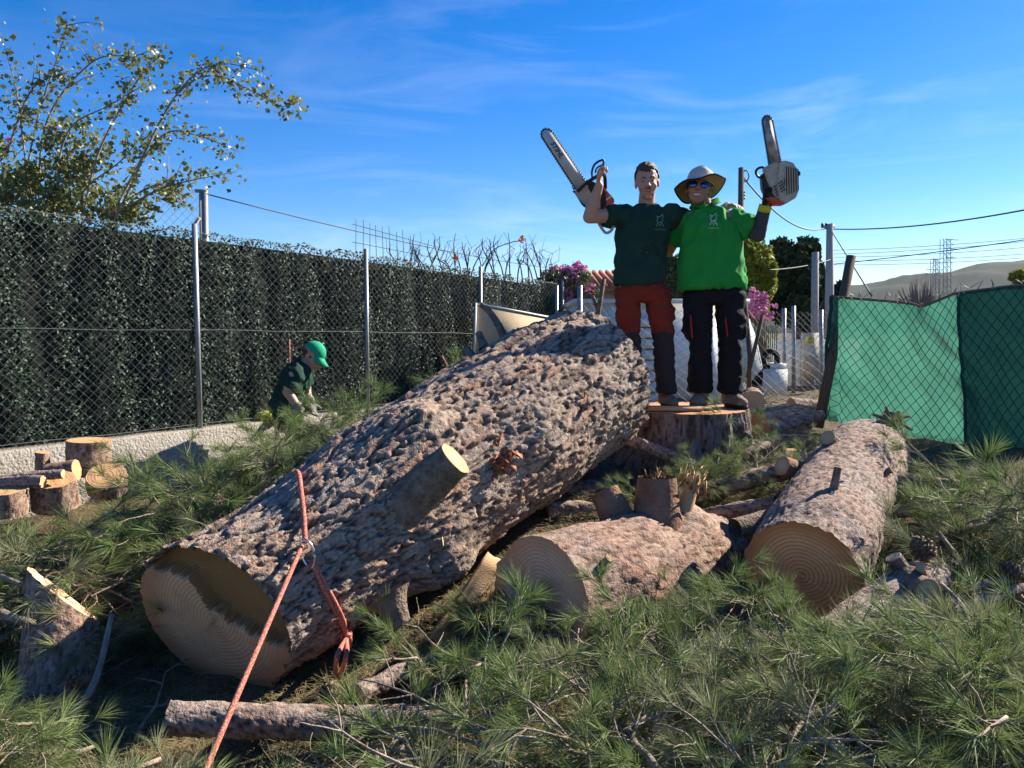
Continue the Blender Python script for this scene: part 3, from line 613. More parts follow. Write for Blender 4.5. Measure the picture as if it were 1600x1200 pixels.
tee = blob('t_shirt', [('loft', [(J(1000, 444), .182, .125), (J(1000, 425), .176, .122), (J(1001, 400), .172, .118), (J(1003, 370), .182, .122), (J(1006, 350), .182, .115), (J(1009, 334, .01), .140, .090), (J(1010, 324, .02), .078, .075)]),
     ('cyl', J(985, 339), sl, .070, .072), ('cyl', J(1036, 340, .01), shL.lerp(elL, .85), .072, .066), ('cap', shL, shL.lerp(elL, .78), .070, .064), ('cap', J(978, 338, .01), J(1044, 338, .01), .058, .058)], .0095, M['tee'], m1, 3, .021, 8, (1.25, 1, .6))
emblem(tee, None, 1031, 345, DM, 1.0, M['print_a'])
def trouser_legs(hipR, kneeR, ankR, hipL, kneeL, ankL, top, rt, rk, ra):
    pr = [('loft', [(top, .19 * rt, .125 * rt), (top + V3(0, 0, -.08), .195 * rt, .13 * rt), (top + V3(0, 0, -.16), .185 * rt, .12 * rt)])]
    for h, k_, a in ((hipR, kneeR, ankR), (hipL, kneeL, ankL)):
        pr += [('loft', [(h + V3(0, 0, .05), .098 * rt, .115 * rt), (h.lerp(k_, .35), .096 * rt, .105 * rt), (h.lerp(k_, .7), .086 * rk, .092 * rk), (k_, .078 * rk, .085 * rk), (k_.lerp(a, .4), .074 * rk, .082 * rk), (k_.lerp(a, .8), .070 * ra, .078 * ra), (a, .074 * ra, .085 * ra)])]
    return pr
hR, kR, aR, hL, kL, aL = J(980, 462), J(983, 525, -.02), J(995, 612, .02), J(1026, 462), J(1036, 522, -.02), J(1041, 613, .0)
zk = kR.z
blob('trousers', trouser_legs(hR, kR, aR, hL, kL, aL, J(1003, 436), .86, .90, .92) + [('ell', J(1046, 490, -.0), (.034, .06, .07))], .0095, [M['redtrouser'], M['charcoal']], m1, 3, .014, 12, (.8, .8, 1.1), facemat=lambda c: 1 if c.z < zk + .02 + .012 * math.sin(c.x * 30) else 0)
boot(m1, V3(aR.x, DM + .05, ZT), V3(aR.x - .03, DM - .17, ZT)); boot(m1, V3(aL.x, DM + .04, ZT), V3(aL.x + .03, DM - .18, ZT))
# ---- man in the bright green polo shirt
m2 = thing('person', (J(1112, 600).x, DM, ZT), 'man in bright green polo shirt, sun hat and mirrored sunglasses holding a small chainsaw aloft', 'person')
hr2 = Matrix.Rotation(R(10), 3, 'Y') @ Matrix.Rotation(R(-8), 3, 'X') @ Matrix.Rotation(R(-16), 3, 'Z'); hc2 = J(1092, 296, -.03); hk2 = 1.10
hp2, HT2 = head_prims(hc2, hr2, hk2)
s2L, e2L, w2L = J(1150, 342, 0), J(1184, 366, -.06), J(1196, 321, -.14); s2R, e2R, w2R = J(1068, 345, .02), J(1044, 392, .19), J(1000, 405, .22); grip2 = J(1199, 296, -.17)
b2 = [('loft', [(J(1113, 470), .15, .11), (J(1112, 420), .17, .13), (J(1110, 370), .175, .115), (J(1108, 342), .15, .085)]), ('cap', J(1104, 340, .03), J(1096, 310, 0), .064, .060), ('cap', J(1078, 343, .01), J(1142, 342, .01), .064, .064),
      ('cap', s2L, e2L, .06, .046), ('cap', e2L, w2L, .046, .032), ('cap', s2R, e2R, .06, .046), ('cap', e2R, w2R, .045, .031),
      ('cap', J(1092, 455), J(1094, 527, -.02), .085, .055), ('cap', J(1094, 527, -.02), J(1095, 607, .02), .052, .04), ('cap', J(1138, 455), J(1140, 527, -.02), .085, .055), ('cap', J(1140, 527, -.02), J(1139, 607, .02), .052, .04)]
blob('body', hp2 + b2 + hand(w2R, V3(-1, .1, 0), (0, -1, 0), 1, .3, 1.05), .0062, M['skin2'], m2, 2)
face_bits(m2, HT2, hr2, hk2, smile=True, eyes=False)
gl = MB(); gf = MB()
for s in (-1, 1):
    out = [HT2((s * .034 + .026 * math.cos(a) * (1 + .15 * math.cos(a) * s), -.085 + .35 * abs(s * .034 + .026 * math.cos(a)) ** 1.5, .004 + .019 * math.sin(a))) for a in np.linspace(0, 2 * math.pi, 20, endpoint=False)]
    c0 = HT2((s * .034, -.0905, .004)); k = len(out); gl.add([tuple(c0)] + [tuple(p) for p in out], [(0, 1 + i, 1 + (i + 1) % k) for i in range(k)]); gf.tube(out + [out[0]], .0028, 6)
    gf.tube([HT2((s * .060, -.074, .008)), HT2((s * .080, -.03, .006)), HT2((s * .082, .02, .002))], .003, 6)
gf.tube([HT2((-.010, -.090, .008)), HT2((.010, -.090, .008))], .003, 6)
sg = gf.out('sunglasses_frame', M['plastic_black'], m2); gl.out('lens', M['lens'], sg, True)
# hat: crown, wide drooping brim with tan lining and navy edge
def hat():
    crown = []; n = 36; Fc = []
    prof = [(.1, .148), (.055, .146), (.072, .135), (.083, .11), (.089, .075), (.092, .045)]
    V = [];
    for r_, z in prof[1:]:
        for i in range(n): a = 2 * math.pi * i / n; V.append(HT2((r_ * math.cos(a), .012 + r_ * 1.13 * math.sin(a), z - .008 + .006 * math.sin(a * 3))))
    m = len(prof) - 1
    for j in range(m - 1):
        for i in range(n): Fc.append((j * n + i, j * n + (i + 1) % n, (j + 1) * n + (i + 1) % n, (j + 1) * n + i))
    Fc.append(tuple(range(n))); h = part('hat', [tuple(v) for v in V], Fc, M['hat'], m2)
    Vb = []; rows = 7
    for layer in (0, 1):
        for j in range(rows):
            t = j / (rows - 1)
            for i in range(n):
                a = 2 * math.pi * i / n; r_ = .090 + t * (.056 + .012 * math.sin(a * 2 + 1)); back = max(0, math.sin(a)); side = abs(math.cos(a)) ** 2
                up = .045 * max(0, math.cos(a)) * t - .06 * t * t * max(0, -math.cos(a)) - .075 * back * t - .02 * t * max(0, -math.sin(a)) + .012 * t
                Vb.append(HT2((r_ * math.cos(a), .012 + r_ * 1.1 * math.sin(a), .040 + up + .008 * math.sin(a * 5) * t - layer * .004)))
    ft = []; fb = []
    for j in range(rows - 1):
        for i in range(n):
            a = j * n + i; b = j * n + (i + 1) % n; ft.append((a, a + n, b + n, b)); o_ = rows * n; fb.append((a + o_, b + o_, b + n + o_, a + n + o_))
    part('brim', [tuple(v) for v in Vb], ft, M['hat'], h); part('brim_lining', [tuple(v) for v in Vb], fb, M['hatlining'], h)
    rim = [Vb[(rows - 1) * n + i] - V3(0, 0, .002) for i in range(n)]; V_, F_ = tube(rim + [rim[0]], .0062, 6); part('brim_edge', V_, F_, M['hatedge'], h)
    V_, F_ = tube([HT2((-.075, -.02, .03)), HT2((-.068, -.04, -.06)), HT2((-.02, -.055, -.125)), HT2((.03, -.05, -.12)), HT2((.07, -.02, -.04))], .0022, 5); part('chin_cord', V_, F_, M['hatedge'], h)
hat()
polo = blob('polo_shirt', [('loft', [(J(1112, 450), .232, .15), (J(1112, 435), .232, .15), (J(1111, 405), .222, .146), (J(1110, 375), .212, .138), (J(1109, 354), .205, .128), (J(1107, 338, .01), .155, .10), (J(1104, 327, .02), .088, .082)]),
     ('cyl', J(1140, 346), s2L.lerp(e2L, .62), .088, .084), ('cyl', J(1082, 348, .01), s2R.lerp(e2R, .62), .088, .082), ('cap', J(1076, 347, .01), J(1144, 347, .01), .064, .064)], .0098, M['polo'], m2, 3, .024, 7, (1.25, 1, .55))
# collar: folded band standing at the neck
cv = []; n = 24
for j, (dz, dr) in enumerate(((-.010, .0), (.040, .008), (.046, .016), (.004, .036))):
    for i in range(n):
        a = 2 * math.pi * i / n; c0 = J(1101, 322, .02); fr_ = max(0, -math.sin(a)); cv.append((c0.x + (.080 + dr) * math.cos(a), c0.y + (.078 + dr) * math.sin(a) - .01, c0.z + dz - .035 * fr_ ** 3 + .02 * math.cos(a)))
part('collar', cv, [(j * n + i, j * n + (i + 1) % n, (j + 1) * n + (i + 1) % n, (j + 1) * n + i) for j in range(3) for i in range(n) if i not in (17, 18)], M['polo'], polo)
emblem(polo, None, 1115, 343, DM, 1.0, M['print_b'])
V, Fc = tube([J(1088, 338, -.135), J(1089, 362, -.155)], .004, 6); part('button_placket', V, Fc, M['polo'], polo)
blob('undersleeve', [('cyl', s2L.lerp(e2L, .3), e2L, .064, .056), ('ell', e2L, (.056, .056, .056)), ('cyl', e2L, e2L.lerp(w2L, .86), .055, .042)], .008, M['greysleeve'], m2, 2, .003, 18)
g2 = blob('work_glove', hand(w2L, grip2 - w2L, (.6, -.5, .1), 1, 1.1, 1.1, 1.22), .006, M['glove'], m2, 2)
part('cuff', *tube([e2L.lerp(w2L, .80), e2L.lerp(w2L, 1.02)], [.047, .044], 18), M['yellow'], g2)
h2R, k2R, a2R, h2L, k2L, a2L = J(1089, 468), J(1093, 527, -.02), J(1094, 611, .02), J(1141, 468), J(1141, 527, -.02), J(1141, 612, .0)
tr2 = blob('trousers', trouser_legs(h2R, k2R, a2R, h2L, k2L, a2L, J(1114, 440), .98, 1.0, 1.12) + [('ell', J(1075, 512), (.036, .07, .10)), ('ell', J(1157, 510), (.036, .07, .10))], .0095, M['black'], m2, 3, .014, 11, (.8, .8, 1.1))
for xx, y0, y1, dd in ((1079, 492, 528, -.105), (1134, 495, 526, -.11)):
    V, Fc = tube([J(xx, y0, dd), J(xx + 1, (y0 + y1) / 2, dd - .008), J(xx + 3, y1, dd)], .006, 6); part('piping', V, Fc, M['redtrim'], tr2)
boot(m2, V3(a2R.x + .01, DM + .03, ZT), V3(a2R.x - .09, DM - .17, ZT), 1.08); boot(m2, V3(a2L.x, DM + .02, ZT), V3(a2L.x + .05, DM - .20, ZT), 1.08)
# ---- worker bending at the wall
DW = 7.2
def K(px, py, dd=0): return P(px, py, DW + dd)
gz = ghf(K(450, 700).x, DW)
m3 = thing('person', (K(448, 700).x, DW, gz), 'gloved man in dark green shirt and green cap bending down beside the low wall', 'person')
hr3 = Matrix.Rotation(R(38), 3, 'Y') @ Matrix.Rotation(R(78), 3, 'Z'); hc3 = K(489, 557); hk3 = 1.12
hp3, HT3 = head_prims(hc3, hr3, hk3)
s3, e3, w3 = K(459, 582, -.19), K(449, 612, -.22), K(468, 640, -.26); s4, e4, w4 = K(476, 585, .16), K(479, 612, .12), K(485, 628, .02)
hipA, hipB = K(446, 655, -.1), K(446, 655, .1); kA, kB = V3(hipA.x + .16, DW - .12, gz + .42), V3(hipB.x + .10, DW + .12, gz + .43); aA, aB = V3(hipA.x + .0, DW - .12, gz + .09), V3(hipB.x - .04, DW + .12, gz + .09)
def tilt_loft(path, n=26):
    """torso leaning in the picture plane: elliptical sections across a leaning axis"""
    pts, fr = frames([p[0] for p in path]); V = []; Fc = []
    for (p, w, dpt), i in zip(path, range(len(path))):
        t = (Vector(path[min(i + 1, len(path) - 1)][0]) - Vector(path[max(i - 1, 0)][0])).normalized(); sx = V3(0, 1, 0); fx = t.cross(sx).normalized()
        for j in range(n): th = 2 * math.pi * j / n; V.append(Vector(p) + sx * w * math.cos(th) + fx * dpt * math.sin(th))
    m = len(path)
    for i in range(m - 1):
        for j in range(n): Fc.append((i * n + j, i * n + (j + 1) % n, (i + 1) * n + (j + 1) % n, (i + 1) * n + j))
    Fc.append(tuple(range(n - 1, -1, -1))); Fc.append(tuple(range((m - 1) * n, m * n))); return V, Fc
_prim0 = prim
def prim(p): return tilt_loft(p[1]) if p[0] == 'tloft' else _prim0(p)
blob('body', hp3 + [('tloft', [(K(447, 645), .14, .10), (K(455, 610), .15, .105), (K(466, 582), .15, .09)]), ('cap', K(474, 572), K(487, 562), .06, .056), ('cap', s3, e3, .056, .046), ('cap', e3, w3, .046, .033), ('cap', s4, e4, .056, .045), ('cap', e4, w4, .044, .032),
      ('cap', hipA, kA, .085, .06), ('cap', kA, aA, .056, .04), ('cap', hipB, kB, .085, .06), ('cap', kB, aB, .056, .04)], .0068, M['skin'], m3, 2)
face_bits(m3, HT3, hr3, hk3)
blob('t_shirt', [('tloft', [(K(444, 643), .18, .135), (K(448, 628), .18, .135), (K(456, 608), .185, .13), (K(464, 590), .195, .125), (K(471, 577), .16, .10), (K(476, 570), .09, .08)]), ('cyl', s3 + V3(.02, .04, .02), s3.lerp(e3, .72), .08, .076), ('cyl', s4 + V3(0, -.04, .02), s4.lerp(e4, .6), .078, .072), ('cap', s3 + V3(.01, .03, .01), s4 + V3(-.01, -.03, .01), .07, .07)], .010, M['tee'], m3, 3, .026, 8, (.8, 1, 1.2))
blob('trousers', [('cap', hipA, hipB, .125, .125), ('cap', hipA, kA, .105, .085), ('cap', kA, aA, .08, .07), ('cap', hipB, kB, .105, .085), ('cap', kB, aB, .08, .07)], .011, M['black'], m3, 3, .008, 10)
for a in (aA, aB): boot(m3, V3(a.x - .02, a.y, gz), V3(a.x + .24, a.y, gz))
for w_, e_, dd, th in ((w3, e3, V3(.35, -.1, -.9), 1), (w4, e4, V3(.3, -.1, -.95), -1)):
    g3 = blob('work_glove', hand(w_, dd, (.8, .2 * th, .3), th, .55, 1.1, 1.2), .0066, M['greyglove'], m3, 2); part('cuff', *tube([e_.lerp(w_, .72), w_ + (w_ - e_).normalized() * .02], [.047, .043], 16), M['greyglove'], g3)
V, Fc = ell_mesh((0, 0, 0), (1, 1, 1), None, 32, 20)
cp = [HT3((v.x * .083, .012 + v.y * .101, .040 + v.z * .092)) for v in V]; kf = [f for f in Fc if all(V[i].z * .092 + .04 > .034 for i in f)]
cap_ = part('cap', [tuple(p) for p in cp], kf, M['capgreen'], m3)
pk = MB(); top = []; bot = []
for i in range(13):
    a = math.pi * (1.12 + .76 * i / 12); top.append([HT3((.078 * math.cos(a) * (1 - .04 * j), .010 + (.099 + .026 * j) * math.sin(a), .042 - .007 * j - .010 * abs(math.cos(a)) * j)) for j in range(4)])
vv = [tuple(p) for r_ in top for p in r_] + [tuple(p - hr3 @ V3(0, 0, .005)) for r_ in top for p in r_]; ff = []
for i in range(12):
    for j in range(3): a = i * 4 + j; ff += [(a, a + 1, a + 5, a + 4), (a + 52, a + 56, a + 57, a + 53)]
    ff.append((i * 4 + 3, i * 4 + 55, i * 4 + 59, i * 4 + 7))
pk.add(vv, ff).out('peak', M['capgreen'], cap_, True)
V, Fc = ell_mesh(HT3((0, .03, -.0)), (.079 * hk3, .080 * hk3, .045 * hk3), hr3, 20, 12); part('hair', [tuple(v) for v in V], Fc, M['hair'], m3)

# ------------------------------------------------------------------ chainsaws
def stadium(a, b, w0, w1, n=10):
    """outline points (in the picture plane at the given depth) of a bar from a to b"""
    a = Vector(a); b = Vector(b); d = (b - a).normalized(); s = d.cross(V3(0, 1, 0)).normalized(); out = [a + s * w0, a - s * w0]
    for i in range(n + 1): t = -math.pi / 2 + math.pi * i / n; out.append(b + s * w1 * math.sin(t) * 1.0 + d * w1 * math.cos(t) * 1.15)
    return out
def guide_bar(saw, a, b, w0, w1, m, teeth=.0165):
    out = stadium(a, b, w0, w1, 14); bar = MB().prism([p + V3(0, -.003, 0) for p in out], (0, .006, 0)).out('guide_bar', m, saw)
    mb = MB(); loop = out[1:] + [out[0]]; d = (Vector(b) - Vector(a)).normalized()
    dense = []
    for p, q_ in zip(loop, loop[1:]):
        L = (q_ - p).length; k = max(1, int(L / .004)); dense += [p.lerp(q_, i / k) for i in range(k)]
    dense.append(loop[-1]); cen = (Vector(a) + Vector(b)) / 2
    outw = []
    for p in dense:
        t = max(0, min(1, (p - Vector(a)).dot(d) / (Vector(b) - Vector(a)).length)); c0 = Vector(a).lerp(Vector(b), t); outw.append((p - c0).normalized())
    strip = [p + o_ * .004 for p, o_ in zip(dense, outw)]; mb.tube(strip, .0050, 6)
    acc = 0
    for i in range(1, len(strip)):
        acc += (strip[i] - strip[i - 1]).length
        if acc > teeth:
            acc = 0; tt = (strip[i] - strip[i - 1]).normalized(); n_ = outw[i]; c0 = strip[i] + n_ * .006
            mb.prism([c0 - tt * .006 - n_ * .004 + V3(0, -.004, 0), c0 + tt * .006 - n_ * .004 + V3(0, -.004, 0), c0 + tt * .006 + n_ * .005 + V3(0, -.004, 0), c0 - tt * .002 + n_ * .003 + V3(0, -.004, 0)], (0, .008, 0))
    mb.out('chain', M['chain'], saw); return bar
def slab(name, poly, d, th, m, parent, bevel=.006):
    """solid housing from an outline at distance d, th deep, with rounded edges"""
    pts = [P(x, y, d) for x, y in poly]; bm = bmesh.new(); vs = [bm.verts.new(p) for p in pts]; f = bm.faces.new(vs); r = bmesh.ops.extrude_face_region(bm, geom=[f])
    for v in r['geom']:
        if isinstance(v, bmesh.types.BMVert): v.co.y += th
    bmesh.ops.recalc_face_normals(bm, faces=bm.faces)
    if bevel: bmesh.ops.bevel(bm, geom=list(bm.edges), offset=bevel, segments=2, affect='EDGES', clamp_overlap=True)
    org = ORG[parent.name]
    for v in bm.verts: v.co -= org
    me = bpy.data.meshes.new(name); bm.to_mesh(me); bm.free(); return part(name, None, None, m, parent, False, me=me)
D1 = DM - .19
def Q(px, py, dd=0): return P(px, py, D1 + dd)
saw1 = thing('chainsaw', Q(938, 300), 'large chainsaw with long white guide bar and red housing, gripped by its black front handle', 'chainsaw')
bar1 = guide_bar(saw1, Q(912, 297), Q(855, 211), .040, .034, M['bar'])
slab('engine_housing', [(899, 297), (913, 280), (930, 284), (946, 300), (948, 318), (938, 332), (925, 326), (912, 318)], D1 + .0, .11, M['charcoal'], saw1, .008)
slab('clutch_cover', [(898, 299), (906, 288), (918, 292), (926, 305), (934, 326), (926, 330), (913, 318), (902, 308)], D1 - .022, .025, M['tan'], saw1, .005)
rb = slab('rear_body', [(941, 288), (953, 303), (961, 312), (958, 321), (947, 322), (936, 330), (931, 322), (934, 306)], D1 + .02, .09, M['orange'], saw1, .007)
slab('stripe', [(939, 316), (956, 305), (957, 307), (940, 318)], D1 + .016, .006, M['trim'], rb, 0)
slab('vent', [(943, 296), (947, 302), (946, 304), (942, 299)], D1 + .016, .006, M['plastic_black'], rb, 0)
slab('fuel_tank', [(932, 303), (939, 312), (939, 330), (934, 333), (930, 322)], D1 + .0, .05, M['greyplastic'], saw1, .004)
part('front_handle', *tube(spline([Q(903, 298, -.03), Q(915, 287, -.10), Q(930, 277, -.125), Q(941, 271, -.12), Q(945, 276, -.03), Q(946, 294, .06)], 6), .0125, 10), M['plastic_black'], saw1)
hg = MB(); hg.tube(spline([Q(926, 281, .0), Q(925, 268, .0), Q(930, 256, .0), Q(942, 250, .0), Q(943, 258, .0), Q(943, 272, .0)], 5), .0078, 8); hg.tube(spline([Q(930, 270, 0), Q(933, 262, 0), Q(943, 257, 0)], 5), .006, 8); hg.out('hand_guard', M['plastic_black'], saw1, True)
part('rear_handle', *tube(spline([Q(925, 326, .06), Q(932, 342, .06), Q(941, 358, .06), Q(948, 364, .06), Q(956, 359, .06), Q(958, 348, .06), Q(957, 330, .06)], 6), .0105, 10), M['tan'], saw1)
slab('spike', [(897, 294), (893, 291), (897, 298), (894, 299), (900, 303)], D1 - .01, .01, M['chain'], saw1, 0)
# lettering on the bar
fc = bpy.data.curves.new('txt', 'FONT'); fc.body = 'STIHL'; fc.size = .050; fc.extrude = .0004; fc.align_x = 'CENTER'; fc.align_y = 'CENTER'; fc.shear = .25; fc.offset = .0012
fo = bpy.data.objects.new('txt', fc); COL.objects.link(fo); tm = bpy.data.meshes.new_from_object(fo.evaluated_get(bpy.context.evaluated_depsgraph_get())); bpy.data.objects.remove(fo)
bd = (Q(912, 297) - Q(855, 211)).normalized(); zz = V3(0, -1, 0); yy = zz.cross(bd).normalized(); rm = Matrix((bd, yy, zz)).transposed()
c0 = Q(870, 234) + V3(0, -.0042, 0)
for v in tm.vertices: v.co = c0 + rm @ v.co - ORG[bar1.name]
part('lettering', None, None, M['ink'], bar1, False, me=tm)
# small top-handle saw
D2 = DM - .20
def Q2(px, py, dd=0): return P(px, py, D2 + dd)
saw2 = thing('chainsaw', Q2(1220, 290), 'small cream chainsaw with ribbed casing and short grimy bar pointing up', 'chainsaw')
guide_bar(saw2, Q2(1212, 262, .03), Q2(1199, 190, .03), .037, .030, M['bar_dirty'], .014)
slab('side_cover', [(1193, 262), (1206, 255), (1216, 253), (1220, 262), (1224, 288), (1228, 312), (1217, 314), (1207, 300), (1199, 280)], D2 - .02, .05, M['cream'], saw2, .008)
sh = slab('starter_housing', [(1218, 254), (1226, 250), (1240, 254), (1248, 268), (1249, 296), (1244, 309), (1229, 318), (1218, 312), (1214, 290)], D2 - .035, .13, M['cream'], saw2, .005)
for i in range(6):
    x = 1226 + i * 3.7; slab('rib_shade_strip', [(x + 1.9, 260 + i * .8), (x + 3.2, 260 + i * .8), (x + 3.8, 304 - i * 1.5), (x + 2.8, 305 - i * 1.5)], D2 - .0365, .006, M['charcoal'], sh, 0); slab('rib', [(x, 258 + i * .8), (x + 1.5, 258 + i * .8), (x + 2.5, 306 - i * 1.5), (x + 1, 307 - i * 1.5)], D2 - .042, .012, M['cream'], sh, .001)  # thin dark strips between ribs put the shade of the grooves in as colour
for r_ in range(4):
    for c_ in range(4): x = 1209 + c_ * 3.6 + r_ * 1.6; y = 291 + r_ * 4.2 - c_ * 2.6; slab('vent_slot', [(x, y), (x + 2.3, y - 1.6), (x + 2.6, y + .8), (x + .4, y + 2.3)], D2 - .041 if c_ > 1 else D2 - .026, .008, M['plastic_black'], sh, 0)
slab('vent_slot', [(1225, 278), (1228, 277), (1228.5, 288), (1225.5, 289)], D2 - .038, .006, M['plastic_black'], sh, 0)
slab('lower_housing', [(1197, 309), (1209, 307), (1220, 313), (1228, 317), (1226, 319), (1210, 319)], D2 - .02, .09, M['orange'], saw2, .005)
part('top_handle', *tube(spline([Q2(1197, 276, .02), Q2(1186, 277, .02), Q2(1181, 269, .02), Q2(1185, 263, .02), Q2(1193, 262, .02), Q2(1194, 270, .02)], 6), .009, 10), M['plastic_black'], saw2)
slab('rear_grip', [(1190, 272), (1198, 268), (1206, 290), (1213, 308), (1202, 312), (1192, 296)], D2 + .0, .06, M['plastic_black'], saw2, .008)
slab('pull_knob', [(1246, 266), (1251, 268), (1251, 274), (1247, 274)], D2 + .03, .03, M['plastic_black'], saw2, .003)

# ------------------------------------------------------------------ left wall, fence and leaf screen
FA = V3(-2.95, 7.05, 0); FD = V3(.587, .81, 0).normalized(); FN = V3(.81, -.587, 0)
def fpt(s, z, off=0): p = FA + FD * s + FN * off; return V3(p.x, p.y, z)
def wall_top(s): return .61 + .004 * s
def fence_top(s): return 2.44 - .012 * s - .0045 * max(0, s) ** 1.5
sp = [-2.15, 0, 2.12, 4.24, 6.36]
mb = MB(); n = 60; prof = [(-.10, -.3), (-.10, 1), (.10, 1), (.10, -.3)]
V = []
for i in range(n + 1):
    s = -4 + 12.6 * i / n
    for k, (o_, z) in enumerate(((.12, -.2), (.12, .2), (.12, wall_top(s) - .015), (.105, wall_top(s) + .008 * noise.noise(V3(s * 3, 0, 0))), (-.10, wall_top(s) + .008 * noise.noise(V3(s * 3, 5, 0))), (-.10, -.2))): V.append(tuple(fpt(s, z, o_ + (.012 * noise.noise(V3(s * 4, z * 7, 2)) if k < 3 else 0))))
Fc = [(i * 6 + k, i * 6 + k + 1, (i + 1) * 6 + k + 1, (i + 1) * 6 + k) for i in range(n) for k in range(5)] + [tuple(range(6)), tuple(range(n * 6 + 5, n * 6 - 1, -1))]
lw = thing('low_wall', fpt(2, 0), 'low rough-rendered concrete wall carrying the chain-link fence', 'wall'); part('wall_body', V, [f[::-1] for f in Fc], M['render_wall'], lw, False)
def chainlink(mapf, L, H, cell, r, mb, sub=1, jit=0):
    k = int((L + H) / cell) + 1
    for sgn in (1, -1):
        for i in range(k + 1):
            c = i * cell
            a0, a1 = max(0, c - H), min(L, c)
            if a1 - a0 < .01: continue
            n = max(1, int((a1 - a0) / cell * sub)) if sub > 1 else 1; pts = []
            for j in range(n + 1):
                s = a0 + (a1 - a0) * j / n; h = c - s; h = h if sgn > 0 else H - h; p = mapf(s, h / H)
                if jit: p = p + V3(0, ((j % 2) - .5) * jit * sgn, 0)
                pts.append(p)
            mb.tube(pts, r, 3, False)
cf = thing('chain_link_fence', fpt(2, wall_top(2)), 'tall galvanised chain-link fence with steel posts on the low wall before the leaf screen', 'fence')
mb = MB(); S0 = -3.6; L_ = 11.2
chainlink(lambda s, t: fpt(S0 + s, wall_top(S0 + s) + t * (fence_top(S0 + s) - wall_top(S0 + s)), .03 + .012 * noise.noise(V3(s * 2, t * 3, 0))), L_, 1.82, .080, .0013, mb, 2)
mb.out('wire_mesh', M['wire'], cf, kind='stuff')
for s in sp: part('post', *tube([fpt(s, wall_top(s) - .1, .035), fpt(s, fence_top(s) + .06, .035)], .024, 12), M['steel'], cf)
for zt in (.5, .99, .02):
    part('tension_wire', *tube([fpt(S0 + i * .56, wall_top(S0 + i * .56) + zt * (fence_top(S0 + i * .56) - wall_top(S0 + i * .56)) + .006 * math.sin(i * 2.1), .034) for i in range(20)], .0022, 5), M['wire'], cf)
hs_ = thing('leaf_screen', fpt(2, wall_top(2), -.15), 'dark green artificial leaf screen standing behind the chain-link fence', 'hedge')
nb = 90; V = []
for i in range(nb + 1):
    s = S0 + L_ * i / nb
    for z in (wall_top(s) - .02, fence_top(s) - .06): V.append(tuple(fpt(s, z, -.14)))
part('backing', V, [(2 * i, 2 * i + 2, 2 * i + 3, 2 * i + 1) for i in range(nb)], M['backing'], hs_)
NL = 62000; s_ = rng.random(NL) * L_ + S0; t_ = rng.random(NL) ** .97
wt = .61 + .004 * s_; ft_ = 2.44 - .012 * s_ - .0045 * np.maximum(0, s_) ** 1.5
wav = np.sin(s_ * 7.3 + 1.3 * np.sin(t_ * 5 + s_)) * .5 + np.sin(s_ * 2.9 + 2) * .5 + .5 * np.sin(s_ * 17 + t_ * 3)
top_j = np.array([noise.noise(V3(float(a) * 4, 0, 1)) for a in s_]) * .05
zz_ = wt + t_ * (ft_ - wt + .02 + top_j); off = -.10 + .05 * wav + rng.normal(0, .018, NL); off = np.minimum(off, -.012)
ctr = np.array(FA)[None] + np.array(FD)[None] * s_[:, None] + np.array(FN)[None] * off[:, None]; ctr[:, 2] = zz_
def leaf_cloud(ctr, size, nrm_bias=None, fold=.35, shape=1.5, jitter=1.0, droop=0):
    """four-triangle folded leaves; returns V, F arrays"""
    n = len(ctr); nn = rng.normal(0, 1, (n, 3)) * jitter
    if nrm_bias is not None: nn = nn + np.asarray(nrm_bias)
    nn /= np.linalg.norm(nn, axis=1)[:, None]; d = rng.normal(0, 1, (n, 3)); d[:, 2] -= droop; d -= nn * (d * nn).sum(1)[:, None]; d /= np.linalg.norm(d, axis=1)[:, None]; w = np.cross(nn, d)
    sz = size * rng.uniform(.65, 1.35, n)[:, None]; A = ctr - d * sz * .5; Bt = ctr + d * sz * .5; m = ctr + d * sz * -.05
    l = m + w * sz * .5 / shape + nn * sz * fold * .5; r_ = m - w * sz * .5 / shape + nn * sz * fold * .5
    V = np.stack([A, l, Bt, r_], 1).reshape(-1, 3); b = np.arange(n) * 4
    return V, np.concatenate([np.stack([b, b + 2, b + 1], -1), np.stack([b, b + 3, b + 2], -1)])
V, Fc = leaf_cloud(ctr, .031, np.array(FN) * 1.3 + np.array([0, 0, .3]), .4, 1.5)
part('leaves', V, Fc, M['leafplastic'], hs_, False, 'stuff')
# beige board with pale frame leaning against the screen
bb = thing('leaning_board', P(745, 555, 10.0), 'beige board with a pale frame leaning against the leaf screen', 'board')
q4 = [P(741, 556, 9.6), P(744, 474, 9.85), P(872, 498, 11.0), P(872, 580, 10.8)]; off = V3(-.03, .05, 0)
MB().prism(q4, off).out('panel', M['beige'], bb); 
for a, b in ((0, 1), (1, 2)): part('frame_edge', *tube([q4[a] + V3(.0, -.01, 0), q4[b] + V3(.0, -.01, 0)], .017, 4), M['trim'], bb, False)
